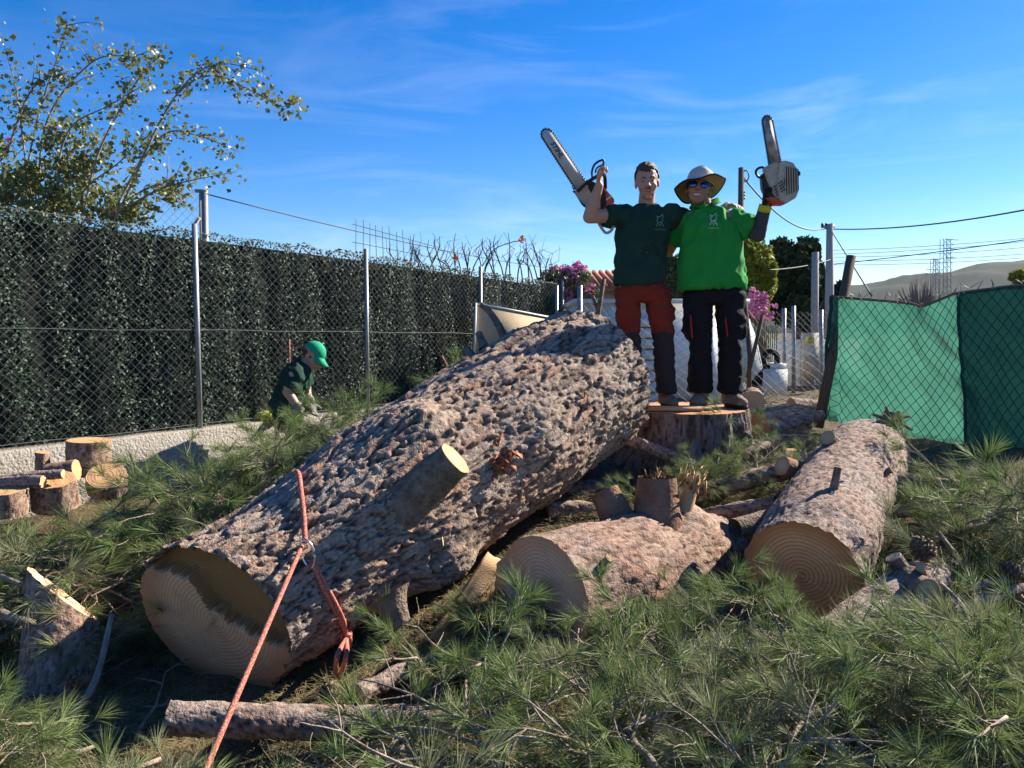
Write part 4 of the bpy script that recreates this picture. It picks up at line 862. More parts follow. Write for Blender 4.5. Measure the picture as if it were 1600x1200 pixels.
# tall lamp post and second fence behind the screen
lp = thing('mast', P(318, 420, 9.5), 'slim pale mast with a small bracket rising behind the leaf screen', 'post')
pb = P(320, 470, 9.5); pt = P(320, 297, 9.5); part('pole', *tube([V3(pb.x, pb.y, .2), pt], .035, 10), M['steel'], lp); part('pole', *tube([V3(pb.x - .055, pb.y, .2), pt + V3(-.055, 0, -.03)], .02, 8), M['concrete'], lp)
part('bracket', *tube([pt + V3(-.12, 0, -.01), pt + V3(.03, 0, -.01)], .022, 8), M['steel'], lp)
f2 = thing('garden_fence', P(270, 420, 9.0), 'thin wire fence rising above the leaf screen under the climbing shrub', 'fence')
mb = MB(); a_, b_ = P(180, 420, 9.6), P(312, 420, 9.5); za = P(312, 305, 9.5).z
chainlink(lambda s, t: V3(a_.x + (b_.x - a_.x) * s / 1.1, 9.55, 2.0 + t * (za - 2.0)), 1.1, za - 2.0, .11, .0022, mb); mb.out('wire_mesh', M['wire'], f2, kind='stuff')
part('post', *tube([P(303, 372, 9.0), P(303, 352, 9.0), P(312, 340, 9.0)], .022, 8), M['concrete'], f2)
# welded grid, red canes
gr = thing('welded_grid', P(590, 420, 11.5), 'rusty welded wire grid sticking up above the leaf screen', 'mesh')
for i in range(9): part('upright_wire', *tube([P(556 + i * 11, 430, 11.6), P(557 + i * 10.5 + random.uniform(-2, 2), 340 + i * 2.5 + random.uniform(0, 9), 11.6)], .005, 5), M['bare'], gr)
for y0, y1 in ((350, 388), (378, 405)): part('cross_wire', *tube([P(550, y0, 11.61), P(690, y1, 11.61)], .004, 5), M['bare'], gr)
for i, (a, b, d, lab) in enumerate((((452, 560), (452, 530), 7.7, 'thin red cane standing behind the bending man'), ((703, 580), (690, 556), 7.2, 'thin red cane leaning by the leaf screen beyond the big trunk'))):
    p0 = P(*a, d); p1 = P(*b, d); st_ = part('cane', *tube([V3(p0.x, p0.y, ghf(p0.x, p0.y)), p0, p1], .011, 8), M['resin'], None); tag(st_, lab, 'cane')

# ------------------------------------------------------------------ green shade-net fence on the right
nf = thing('net_fence', P(1450, 690, 6.2), 'sagging green shade-net fence with chain-link wire tied over it', 'fence')
def netp(s, t):
    """s 0..1 along from leaning post to beyond the frame, t 0..1 up"""
    xa = np.interp(s, [0, .08, .45, .62, 1], [1302, 1316, 1440, 1500, 1650]); yt = np.interp(s, [0, .12, .38, .45, .6, .8, 1], [462, 466, 474, 480, 459, 448, 443]); yb = np.interp(s, [0, .2, .6, 1], [655, 672, 693, 705])
    d = 6.6 - 1.0 * s; xx = xa + (1 - t) * (-14 if s < .05 else 0) * 1.0
    p = P(float(xx), float(yb + (yt - yb) * t), float(d)); p.y += .05 * math.sin(s * 9 + t * 2) + .045 * noise.noise(V3(s * 7, t * 2.5, 0)) + .03 * noise.noise(V3(s * 16 + t * 9, t * 4, 4)); return p
def sheet(name, s0, s1, m, off=0, ns=60, nt=30):
    V = [tuple(netp(s0 + (s1 - s0) * i / ns, j / nt) + V3(0, off, 0)) for i in range(ns + 1) for j in range(nt + 1)]
    return part(name, V, np.array([(i * (nt + 1) + j, (i + 1) * (nt + 1) + j, (i + 1) * (nt + 1) + j + 1, i * (nt + 1) + j + 1) for i in range(ns) for j in range(nt)]), m, nf)
sheet('net_panel', 0, .635, M['net'])
o = sheet('net_panel', .615, 1, M['net_dark'], -.03); o['label'] = 'darker doubled net panel'
part('hem', *tube([netp(.62, j / 20) + V3(0, -.035, 0) for j in range(21)], .012, 6), M['net_dark'], nf)
part('hem', *tube([netp(0, j / 20) + V3(0, -.01, 0) for j in range(21)], .016, 6), M['net_dark'], nf)
part('hem', *tube([netp(i / 30, 1.0) + V3(0, -.01, 0) for i in range(31)], .012, 6), M['bare'], nf)
mb = MB(); chainlink(lambda s, t: netp(s / 2.6 , t) + V3(.0, -.05 - .015 * math.sin(s * 5), 0), 2.6, 1.18, .105, .0028, mb, 3); mb.out('wire_mesh', M['darkwire'], nf, kind='stuff')
mb = MB()
for i in range(16):
    s = .1 + i * .055; p = netp(s, 1.0); mb.tube([p, p + V3(.03 * math.sin(i * 3), -.02, .05 + .03 * math.sin(i * 7)), p + V3(.08 * math.sin(i * 2 + 1), -.02, .02)], .003, 4)
mb.out('loose_wire', M['wire'], nf)
lpst = part('leaning_post', *tube([P(1278, 668, 6.55), P(1300, 560, 6.62), P(1330, 400, 6.7)], [.045, .043, .04], 12), M['pole_wood'], None); tag(lpst, 'thick brown wooden post leaning at the end of the green net', 'post')
# wire fence behind the men
wf = thing('wire_fence', P(1100, 650, 7.0), 'loose chain-link wire strung behind the stump between thin posts', 'fence')
mb = MB()
def wfp(s, t):
    x = 905 + s * 385; yb = 665 - 25 * math.sin(s * 3); yt = np.interp(s, [0, .1, .45, .7, .85, 1], [462, 470, 478, 490, 500, 470]) + 8 * math.sin(s * 17)
    p = P(x, float(yb + (yt - yb) * t), 6.9 - .1 * s); p.y += .07 * noise.noise(V3(s * 9, t * 3, 2)); p.x += .05 * noise.noise(V3(s * 6, t * 4, 7)); return p
chainlink(lambda s, t: wfp(s / 2.25, t), 2.25, 1.1, .098, .0017, mb, 3); mb.out('wire_mesh', M['wire'], wf, kind='stuff')
for x, y0, y1, d, r_ in ((906, 660, 446, 6.95, .024), (870, 640, 446, 9.9, .022)): part('post', *tube([P(x, y0, d), P(x, y1, d)], r_, 10), M['steel'], wf)
part('post', *tube([P(1168, 660, 6.8), P(1172, 560, 6.85), P(1164, 470, 6.9)], .022, 8), M['pole_wood'], wf)
part('stay', *tube([P(1168, 590, 6.7), P(1192, 492, 6.75)], .018, 8), M['pole_wood'], wf)
fs = part('forked_stick', *tube([P(930, 520, 6.3), P(936, 480, 6.3), P(944, 436, 6.3)], [.022, .02, .017], 8), M['limb'], None); tag(fs, 'forked grey stick standing upright behind the butt of the big trunk', 'stick')
part('fork', *tube([P(935, 488, 6.3), P(926, 462, 6.32)], [.016, .013], 8), M['limb'], fs)

# ------------------------------------------------------------------ buildings and clutter behind
def wbox(name, x0, x1, y0, y1, d, depth, m, parent): a = P(x0, y1, d); b = P(x1, y0, d); return MB().box(((a.x + b.x) / 2, d + depth / 2, (a.z + b.z) / 2), ((b.x - a.x) / 2, depth / 2, (b.z - a.z) / 2)).out(name, m, parent)
sh_ = thing('shed', P(1040, 640, 9.5), 'low white shed with a slatted shutter behind the two men', 'shed')
wbox('wall', 900, 1168, 474, 660, 9.5, 2.5, M['white'], sh_); wbox('roof_slab', 896, 1172, 467, 474, 9.42, 2.7, M['trim'], sh_)
for i in range(9): a = P(992, 640 - i * 17, 9.4); b = P(1032, 640 - i * 17, 9.4); MB().box(((a.x + b.x) / 2, 9.42, a.z), ((b.x - a.x) / 2, .035, .058), Matrix.Rotation(R(-16), 3, 'X')).out('shutter_slat', M['white'], sh_)
wbox('shutter_frame', 1032, 1036, 490, 645, 9.40, .08, M['trim'], sh_); wbox('shutter_frame', 988, 992, 490, 645, 9.40, .08, M['trim'], sh_)
tl = thing('leaning_sheet', P(1115, 620, 8.6), 'pale blue plastic sheet leaning against the white shed', 'sheet')
MB().prism([P(1102, 640, 8.6), P(1106, 500, 8.9), P(1120, 498, 8.9), P(1124, 640, 8.6)], (0, .03, 0)).out('sheet', M['tarp'], tl); MB().prism([P(1124, 640, 8.7), P(1120, 520, 8.9), P(1128, 520, 8.9), P(1134, 640, 8.7)], (0, .03, 0)).out('edge_strip', M['trim'], tl)
gs = thing('glass_sheets', P(1178, 580, 8.3), 'stack of pale translucent sheets leaning beside the green panel', 'sheets')
for i in range(3): MB().prism([P(1160 + i * 5, 600, 8.3 + i * .05), P(1158 + i * 4, 488, 8.5 + i * .05), P(1172 + i * 5, 500 + i * 14, 8.5 + i * .05), P(1186 + i * 3, 575, 8.3 + i * .05)], (0, .02, 0)).out('sheet', M['tarp'], gs)
gp = thing('green_panel', P(1198, 600, 10.5), 'green ribbed metal panel by the white yard wall', 'panel')
for i in range(11): wbox('board', 1180 + i * 3.2, 1183 + i * 3.2, 509, 612, 10.5 + .03 * (i % 2), .03, M['green_panel'], gp)
yw = thing('yard_wall', P(1265, 620, 11.5), 'white rendered yard wall with a meter cabinet', 'wall')
wbox('wall_body', 1210, 1345, 531, 640, 11.5, .2, M['white'], yw); cb = wbox('meter_cabinet', 1254, 1282, 520, 600, 11.38, .115, M['cabinet'], yw); wbox('warning_sticker', 1259, 1272, 526, 538, 11.372, .006, M['sticker'], cb); wbox('cabinet_door', 1257, 1279, 556, 594, 11.372, .006, M['beige'], cb)
pl = [P(1262, 536, 11.368), P(1265.5, 528, 11.368), P(1269, 536, 11.368)]; MB().tube(pl + [pl[0]], .006, 4).out('warning_symbol', M['ink'], cb)
wb = thing('masonry_block', P(1213, 612, 8.8), 'white rendered masonry block beside the log heap', 'block'); wbox('block', 1194, 1231, 577, 618, 8.8, .3, M['white'], wb); wbox('cap_stone', 1205, 1229, 568, 576.5, 8.83, .25, M['white'], wb)
mt = thing('moped', P(1190, 590, 8.7), 'black moped partly hidden behind the loose wire', 'moped')
for cx, cy in ((1204, 562), (1180, 590)): c0 = P(cx, cy, 8.9); part('wheel', *tube([c0 + V3(math.cos(a) * .085, 0, math.sin(a) * .10) for a in np.linspace(0, 6.283, 25)], .035, 8), M['tyre'], mt)
slab('seat', [(1172, 575), (1190, 566), (1200, 580), (1192, 600), (1174, 602)], 8.85, .18, M['tyre'], mt, .03)
f3 = thing('yard_fence', P(1260, 600, 10.8), 'steel post and wire fence in front of the white yard wall', 'fence')
for x, y0, y1 in ((1240, 620, 478), (1283, 615, 484), (1225, 615, 482)): part('post', *tube([P(x, y0, 10.6), P(x, y1, 10.6)], .028, 10), M['steel'], f3)
mb = MB(); fa, fb = P(1210, 610, 10.62), P(1330, 610, 10.62); ftp = P(1240, 487, 10.62).z; chainlink(lambda s, t: V3(fa.x + s, 10.62, fa.z + t * (ftp - fa.z)), fb.x - fa.x, ftp - fa.z, .085, .0025, mb); mb.out('wire_mesh', M['wire'], f3, kind='stuff')
hz = thing('tiled_house', P(990, 470, 22), 'distant cream house with terracotta tiled roof behind the man in dark green', 'house')
wbox('wall', 915, 1062, 446, 520, 22, 5, M['beige'], hz); a = P(905, 448, 21.6); b = P(1066, 448, 21.6); ridge_z = P(985, 424, 24).z
rf = MB().add([tuple(a), tuple(b), (b.x, 24.5, ridge_z), (a.x, 24.5, ridge_z), (a.x, 21.6, a.z - .12), (b.x, 21.6, b.z - .12), (b.x, 27.4, a.z), (a.x, 27.4, a.z)], [(0, 1, 2, 3), (4, 5, 1, 0), (3, 2, 6, 7), (0, 3, 7), (1, 6, 2)]).out('roof', M['tile'], hz)
for i in range(14): x = a.x + (b.x - a.x) * (i + .5) / 14; part('tile_row', *tube([V3(x, 21.55, a.z + .02), V3(x, 24.5, ridge_z + .03)], .075, 8), M['tile'], rf)
# poles and lines
def pole(name, x, y0, y1, d, r0, r1, m, label): p0 = P(x, y0, d); t = thing(name, (p0.x, d, ghf(p0.x, d)), label, 'utility pole'); part('shaft', *tube([V3(p0.x, d, ghf(p0.x, d) - .1), P(x, y1, d)], [r0, r1], 12), m, t); return t
p1 = pole('utility_pole', 1158, 480, 262, 13, .065, .045, M['pole_wood'], 'dark wooden utility pole rising behind the man in bright green')
for i in range(3): part('insulator', *tube([P(1158, 300 + i * 5, 13), P(1164, 300 + i * 5, 13)], .02, 6), M['darkwire'], p1)
part('cable_loop', *tube(spline([P(1159, 268, 13), P(1167, 267, 13), P(1170, 276, 13), P(1165, 284, 13), P(1160, 274, 13)], 5), .012, 5), M['darkwire'], p1)
p2 = pole('utility_pole', 1297, 500, 350, 20, .13, .09, M['concrete'], 'pale concrete utility pole with cables beside the dark tree')
part('crossarm', *tube([P(1284, 356, 20), P(1303, 354, 20)], .05, 6), M['steel'], p2)
for x in (1285, 1291, 1300): part('insulator', *tube([P(x, 355, 20), P(x, 349, 20)], .035, 6), M['darkwire'], p2)
p3 = pole('utility_pole', 1274, 500, 394, 18, .09, .08, M['concrete'], 'short grey concrete pole in front of the dark tree')
def cable(name, a, b, sag, r_, label, n=16): pts = [a.lerp(b, i / n) - V3(0, 0, sag * 4 * (i / n) * (1 - i / n)) for i in range(n + 1)]; o = part(name, *tube(pts, r_, 5), M['darkwire'], None); tag(o, label, 'cable')
cable('overhead_cable', P(1160, 275, 13), P(1290, 356, 20), .35, .016, 'slack black cable from the wooden pole to the concrete pole')
cable('overhead_cable', P(1303, 358, 20), P(1680, 312, 13), .15, .016, 'thick black cable running from the concrete pole past the pylons')
cable('overhead_cable', P(1200, 422, 15), P(1300, 405, 20), .05, .012, 'thin cable crossing in front of the dark tree')
cable('overhead_cable', P(1300, 362, 20), P(1362, 462, 12), .0, .014, 'stay cable slanting down from the concrete pole behind the green net')
cable('overhead_cable', P(322, 303, 9.5), P(930, 425, 24), .18, .008, 'thin cable from the slim mast towards the tiled house')
cable('overhead_cable', P(1300, 413, 60), P(1660, 366, 50), .1, .035, 'double power cable passing below the pylon top')
def pylon(x, y0, y1, w, d, arms, label):
    a = P(x, y0, d); b = P(x, y1, d); t = thing('lattice_pylon', a, label, 'pylon'); hw = w / F * d / 2; r_ = .00033 * d
    for sx in (-1, 1):
        for sy in (-1, 1): part('leg', *tube([a + V3(sx * hw * 1.25, sy * hw, 0), b + V3(sx * hw, sy * hw, 0)], r_ * 1.4, 4), M['far_steel'], t, False)
    k = 11; mb = MB()
    for i in range(k):
        z0 = a.z + (b.z - a.z) * i / k; z1 = a.z + (b.z - a.z) * (i + 1) / k
        for sy in (-1, 1):
            mb.tube([V3(a.x - hw * 1.1, a.y + sy * hw, z0), V3(a.x + hw * 1.1, a.y + sy * hw, z1)], r_, 4); mb.tube([V3(a.x + hw * 1.1, a.y + sy * hw, z0), V3(a.x - hw * 1.1, a.y + sy * hw, z1)], r_, 4)
    mb.out('lattice_bracing', M['far_steel'], t, kind='stuff')
    for y, x0, x1 in arms: part('arm', *tube([P(x0, y, d), P(x1, y + 1, d)], r_ * 1.6, 4), M['far_steel'], t, False)
pylon(1477, 480, 373, 10, 300, [(374, 1477, 1498), (388, 1477, 1496), (402, 1477, 1495)], 'tall steel lattice pylon with three arms above the hills')
pylon(1460, 480, 404, 7, 420, [(421, 1447, 1473), (429, 1446, 1473), (405, 1456, 1464)], 'smaller distant lattice pylon beside the tall one')
for i, (ya, yb) in enumerate(((391, 366), (397, 371), (402, 381), (408, 392), (414, 398))): cable('power_line', P(1300, ya, 300), P(1660, yb, 290), 1.0, .10, 'thin distant power line strung past the pylons')
for o in [o for o in bpy.data.objects if o.name.startswith('power_line')]: o['group'] = 'distant power lines'

# ------------------------------------------------------------------ trees and shrubs behind
def clump_points(lobes, n, shell=.55):
    rr_ = random.Random(len(lobes) * 31 + n); sub = []
    for c, r0 in lobes:
        sub.append((c, tuple(x * .82 for x in r0)))
        for _ in range(9):
            d = Vector((rr_.gauss(0, 1), rr_.gauss(0, 1), rr_.gauss(0, 1))).normalized(); k_ = rr_.uniform(.22, .42); sub.append(((c[0] + d.x * r0[0] * .82, c[1] + d.y * r0[1] * .82, c[2] + d.z * r0[2] * .82), tuple(x * k_ for x in r0)))
    lobes = sub
    V = []; w = np.array([l[1][0] * l[1][1] * l[1][2] for l in lobes]) ** .67; w /= w.sum()
    for (c, r_), k in zip(lobes, (w * n).astype(int)):
        d = rng.normal(0, 1, (k, 3)); d /= np.linalg.norm(d, axis=1)[:, None]; rad = shell + (1 - shell) * rng.random((k, 1)) ** .6
        cl = np.array([noise.noise(Vector(x) * 2.3 + Vector(c)) for x in d])[:, None]; V.append(np.array(c) + d * np.array(r_) * rad * (1 + .45 * cl))
    return np.concatenate(V)
def tree(name, base, lobes, n, size, m, label, cat='tree', trunk_r=.15, bias=None):
    t = thing(name, base, label, cat); top = max(l[0][2] for l in lobes); b = Vector(base)
    tr = part('trunk', *tube([b + V3(0, 0, -.1), b + V3(.05, 0, (top - b.z) * .5), V3(b.x, b.y, top)], [trunk_r, trunk_r * .7, trunk_r * .2], 8), M['pole_wood'], t); lm = MB()
    for c, r_ in lobes: lm.tube([b + V3(0, 0, (top - b.z) * .3), Vector(c)], [trunk_r * .4, trunk_r * .12], 5)
    lm.out('limbs', M['pole_wood'], tr); V, Fc = leaf_cloud(clump_points(lobes, n), size, bias); part('crown', V, Fc, m, t, False, 'stuff'); return t
def lob(px, py, d, rx, ry): p = P(px, py, d); return ((p.x, p.y, p.z), (rx / F * d, rx / F * d, ry / F * d))
gb = lambda px, d: (P(px, 520, d).x, d, ghf(P(px, 520, d).x, d))
tree('dark_tree', gb(1248, 26), [lob(1245, 420, 26, 42, 48), lob(1222, 445, 26, 26, 50), lob(1272, 450, 26, 24, 60), lob(1250, 480, 26, 45, 40), lob(1215, 400, 26.5, 20, 25), lob(1305, 470, 26, 15, 30)], 15000, .26, M['leaf_dark'], 'tall dense dark evergreen tree behind the concrete poles', trunk_r=.3)
tree('yellow_green_tree', gb(1185, 16), [lob(1185, 405, 16, 28, 34), lob(1168, 430, 16, 24, 36), lob(1196, 440, 16, 17, 40), lob(1160, 395, 16, 18, 22), lob(1180, 470, 16, 26, 26)], 8000, .11, M['leaf_yellow'], 'yellow-green leafy tree behind the man in bright green', trunk_r=.1)
tree('olive_tree', gb(1048, 17), [lob(1048, 425, 17, 20, 34), lob(1038, 455, 17, 22, 28), lob(1062, 450, 17, 16, 30)], 4200, .12, M['olive'], 'grey-green tree showing between the two standing men', trunk_r=.1)
tree('distant_shrub', gb(1600, 40), [lob(1600, 434, 40, 18, 12), lob(1625, 430, 40, 25, 16)], 1800, .3, M['leaf_yellow'], 'yellowish tree crown beyond the far end of the green net', trunk_r=.2)
tree('bougainvillea', gb(1190, 10.4), [lob(1186, 482, 10.4, 15, 16), lob(1178, 460, 10.4, 8, 12), lob(1200, 494, 10.4, 10, 8), lob(1194, 464, 10.4, 6, 8), lob(1172, 478, 10.4, 10, 14), lob(1211, 478, 10.4, 5, 4)], 620, .05, M['pink'], 'pink bougainvillea hanging beside the green panel', 'shrub', .02)
bv = tree('bougainvillea', gb(893, 12.5), [lob(895, 432, 12.5, 24, 26), lob(880, 450, 12.5, 26, 20), lob(915, 452, 12.5, 18, 18), lob(870, 428, 12.5, 16, 12)], 1500, .07, M['pink'], 'pink flowering bougainvillea beyond the end of the leaf screen', 'shrub', .02)
V, Fc = leaf_cloud(clump_points([lob(888, 445, 12.5, 36, 30), lob(860, 440, 12.6, 22, 22), lob(925, 458, 12.5, 16, 16)], 2200, .3), .07); part('foliage', V, Fc, M['olive'], bv, False, 'stuff')
# bare shrub with orange blossoms
bs = thing('bare_shrub', P(740, 440, 12.5), 'bare-twigged shrub with a few orange flowers above the leaf screen', 'shrub'); mb = MB(); r_ = random.Random(4)
for i in range(34):
    x = 625 + i * 7.2 + r_.uniform(-6, 6); x1 = x + r_.uniform(-14, 14); yt = 375 + r_.uniform(-12, 35) + max(0, (x - 800)) * .2; pts = spline([P(x - (x1 - x) * .6, 450, 12.3), P(x, 418, 12.3), P(x1 + r_.uniform(-3, 3), (yt + 405) / 2, 12.3), P(x1, yt, 12.3)], 3); mb.tube(pts, list(np.linspace(.014, .005, len(pts))), 5)
    for k in range(3): q_ = pts[3 + k]; mb.tube([q_, q_ + V3(r_.uniform(-.12, .12), 0, r_.uniform(.06, .2)), q_ + V3(r_.uniform(-.16, .16), 0, r_.uniform(.2, .36))], [.006, .005, .003], 4)
mb.out('stems', M['bare'], bs)
part('flowering_stem', *tube(spline([P(748, 425, 12.2), P(770, 392, 12.2), P(795, 380, 12.2), P(814, 376, 12.2)], 5), .008, 5), M['olive'], bs)
for x, y, k in ((815, 375, 26), (709, 404, 8), (712, 402, 6)):
    V, Fc = leaf_cloud(np.array(P(x, y, 12.2)) + rng.normal(0, .028, (k, 3)), .06); part('flower', V, Fc, M['orangeflower'], bs, False)
bt = thing('bare_tree', P(1437, 480, 45), 'leafless reddish tree standing before the hills', 'tree'); mb = MB()
for i in range(60):
    x = 1437 + r_.gauss(0, 17); yt = 440 + abs(x - 1440) * .5 + r_.uniform(-10, 14); mb.tube([P(1437 + (x - 1437) * .35, 490, 45), P(1437 + (x - 1437) * .8, 465, 45), P(x, yt, 45)], [.05, .03, .01], 4)
mb.out('branches', M['bare'], bt)
# climbing shrub, upper left
cs = thing('climbing_shrub', P(150, 420, 8.2), 'tall straggling green shrub arching over the leaf screen', 'shrub')
arch = [[(150, 400), (200, 300), (250, 190), (300, 120), (350, 100), (412, 112)], [(140, 400), (215, 260), (275, 150), (330, 118), (390, 140), (440, 166), (466, 158)], [(60, 380), (40, 250), (25, 140), (0, 50)], [(60, 380), (70, 200), (140, 100), (200, 88), (212, 100)],
        [(30, 330), (60, 180), (100, 60), (98, 32)], [(120, 390), (150, 250), (200, 150), (235, 100), (260, 85)], [(190, 330), (240, 300), (285, 285), (370, 268)], [(215, 260), (260, 208), (310, 212), (375, 238)], [(20, 390), (0, 240), (-40, 120)], [(170, 330), (240, 290), (262, 300), (290, 318)],
        [(100, 390), (90, 280), (110, 200), (170, 165), (230, 130)], [(10, 240), (50, 140), (110, 110)], [(130, 380), (120, 260), (60, 190), (10, 170)], [(80, 390), (130, 300), (190, 250), (230, 200)]]
mb = MB(); lc = []
for i, a in enumerate(arch):
    d = 7.9 + .12 * (i % 5); pts = spline([P(x, y, d) for x, y in a], 8); n = len(pts); mb.tube(pts, list(np.linspace(.013, .003, n)), 6)
    for j in range(3, n):
        k = 5 if j < n * .5 else 8
        for _ in range(k):
            q_ = pts[j - 1].lerp(pts[j], r_.random()); lc.append(q_ + V3(r_.gauss(0, .065), r_.gauss(0, .07), r_.gauss(-.01, .065)))
    for _ in range(5):
        j = r_.randrange(3, n - 2); q_ = pts[j]; e = q_ + V3(r_.gauss(.05, .2), r_.gauss(0, .12), r_.gauss(.08, .16)); mb.tube([q_, q_.lerp(e, .5) + V3(0, 0, .03), e], [.006, .004, .002], 4)
        for _ in range(10): lc.append(q_.lerp(e, r_.random()) + V3(r_.gauss(0, .035), r_.gauss(0, .035), r_.gauss(0, .035)))
mb.out('stems', M['twig'], cs)
den = clump_points([lob(60, 330, 8.2, 90, 60), lob(150, 320, 8.2, 70, 40), lob(10, 280, 8.3, 50, 60), lob(100, 270, 8.2, 60, 45), lob(200, 330, 8.2, 45, 25), lob(120, 230, 8.2, 50, 40)], 4600, .1)
V, Fc = leaf_cloud(np.concatenate([np.array([tuple(p) for p in lc]), den]), .055, None, .3, 1.25); part('foliage', V, Fc, M['leaf_bush'], cs, False, 'stuff')
V, Fc = leaf_cloud(np.array([tuple(P(14, 218, 7.9)), tuple(P(11, 222, 7.9)), tuple(P(16, 223, 7.9))]), .07); part('blossom', V, Fc, M['pink'], cs, False)

# ------------------------------------------------------------------ sawn rounds, offcuts, sticks
def round_(name, px, py, d, r0, h, label, axis=(0, 0, 1), style='pink', face=RING_R, seed=51, group=None):
    c = P(px, py, d); a = Vector(axis).normalized(); log(name, [c - a * h / 2, c + a * h / 2], [r0 * 1.03, r0], style, label, 'log', group, (face, face), .014, seed, .008)
round_('sawn_round', 138, 714, 5.72, .15, .26, 'short upright pine round standing against the low wall', (.05, 0, 1), seed=52)
round_('sawn_round', 84, 770, 5.1, .14, .2, 'dark upright pine round in front of the wall beside the pale one', (.1, -.25, 1), seed=53)
round_('sawn_round', 12, 785, 4.85, .11, .16, 'small upright pine round with pale top in front of the leaning pieces', (0, -.1, 1), seed=54)
round_('sawn_round', 168, 752, 5.4, .13, .12, 'tilted pine slice with a bright tan face beside the wall', (.25, -.55, .8), seed=55)
round_('split_block', 98, 738, 5.45, .07, .2, 'small split block lying on the stacked rounds', (.9, .1, .15), seed=56)
round_('sawn_round', 66, 722, 5.5, .05, .15, 'slim pale sawn peg on the stacked rounds by the wall', (.1, 0, 1), seed=57)
LIMB_AT = ['thin limb lying across the firewood rounds by the wall', 'thicker limb lying below the thin one across the firewood rounds', 'cut limb leaning behind the torn log towards the limbed log', 'cut limb lying just behind the sawn stub of the torn log', 'thin limb on the sawdust right of the stump', 'limb lying over the offcut heap right of the stump', 'limb wedged between the torn log and the limbed log',
           'grey limb leaning down against the front of the stump', 'thin limb in the needles right of the limbed log, beyond the pale bent stick', 'thin limb in the needles close to the side limb of the limbed log', 'thin limb beside the straight tan stick behind the forked limb', 'limb lying under the big trunk beside the mossy log', 'limb lying in the brushwood at the foot of the leaning post',
           'limb on the log heap just behind the stump', 'short limb lying by the knot end of the red rope', 'limb half buried in the front needle heap beside the pale split log', 'thin limb buried in the front needle heap below the forked limb']
for li, (x, y, d, l, r_, ax_) in enumerate(((38, 748, 5.0, .5, .032, (1, .1, .12)), (20, 757, 4.95, .42, .04, (1, -.05, .1)), (1105, 770, 4.75, .5, .045, (1, .5, .3)), (905, 800, 4.55, .4, .05, (1, .2, -.1)), (1190, 700, 5.3, .5, .03, (.7, .7, .05)), (1225, 690, 5.7, .4, .045, (1, -.3, .1)), (1150, 800, 4.3, .45, .04, (.8, -.5, .3)), (1010, 700, 5.0, .6, .04, (1, -.2, -.35)), (1520, 830, 3.9, .5, .03, (1, .3, .1)), (1470, 800, 4.1, .5, .035, (1, -.2, .05)), (1545, 940, 3.1, .45, .03, (1, .5, .1)), (860, 770, 4.9, .5, .05, (.6, .8, 0)), (1245, 660, 6.1, .5, .04, (1, .3, .25)), (1220, 648, 6.5, .45, .05, (.9, -.4, .1)), (640, 1050, 3.05, .5, .04, (.7, .7, .05)), (1120, 1165, 2.25, .5, .035, (1, .3, .0)), (1400, 1120, 2.4, .5, .03, (1, -.4, .05)))):
    c = P(x, y, d); a = Vector(ax_).normalized(); log('cut_limb', [c - a * l / 2, c + V3(0, 0, .012), c + a * l / 2], [r_ * 1.1, r_, r_ * .9], 'mid', LIMB_AT[li], 'limb', 'cut limbs strewn about', (RING_S, RING_S), .012, int(x), .006)
round_('sawn_round', 1175, 626, 6.35, .10, .22, 'round log end facing out just behind the stump', (.25, 1, .05), 'pink', RING_B, 58)
round_('sawn_round', 1215, 663, 6.25, .14, .5, 'dark reddish log lying behind the stump under loose wire', (1, .55, .08), 'pink', RING_C, 59)
round_('sawn_round', 1262, 640, 6.9, .09, .35, 'thin log lying on the heap beside the leaning post', (1, .2, -.1), 'mid', RING_R, 60)
round_('sawn_round', 893, 775, 4.9, .10, .6, 'mossy log lying on the ground beneath the big trunk', (1, .1, 0), 'mid', RING_B, 61)
round_('sawn_round', 1148, 755, 4.6, .055, .75, 'reddish limb lying between the torn log and the limbed log', (1, .15, .22), 'pink', RING_R, 62)
LLA, LLB = P(262, 1122, 2.55), P(735, 1126, 2.72)
log('fallen_limb', [LLA, LLA.lerp(LLB, .5) + V3(0, 0, -.01), LLB], [.052, .056, .06, .06], 'mid', 'long thin limb lying across the ground in front of the big cut end', 'log', None, (RING_S, RING_S), .011, 63, .006)
A_, B_ = P(1285, 1010, 2.75), P(1455, 905, 3.25)
fk = log('forked_limb', [A_, A_.lerp(B_, .5) + V3(0, 0, .02), B_], [.075, .09, .095, .09], 'mid', 'forked grey limb with several pale sawn ends in front of the limbed log', 'log', None, (RING_S, RING_S), .011, 64, .01)
stub(fk, P(1425, 915, 3.05), P(1452, 922, 2.92), .055, .045, 'limb', RING_S, 3, 16); stub(fk, P(1420, 910, 3.1), P(1396, 870, 3.1), .042, .033, 'limb', RING_S, 3, 12); stub(fk, P(1440, 900, 3.1), P(1438, 886, 3.0), .024, .019, 'limb', RING_S, 3, 10); stub(fk, P(1330, 985, 2.8), P(1295, 980, 2.7), .035, .026, 'limb', RING_S, 3, 12)
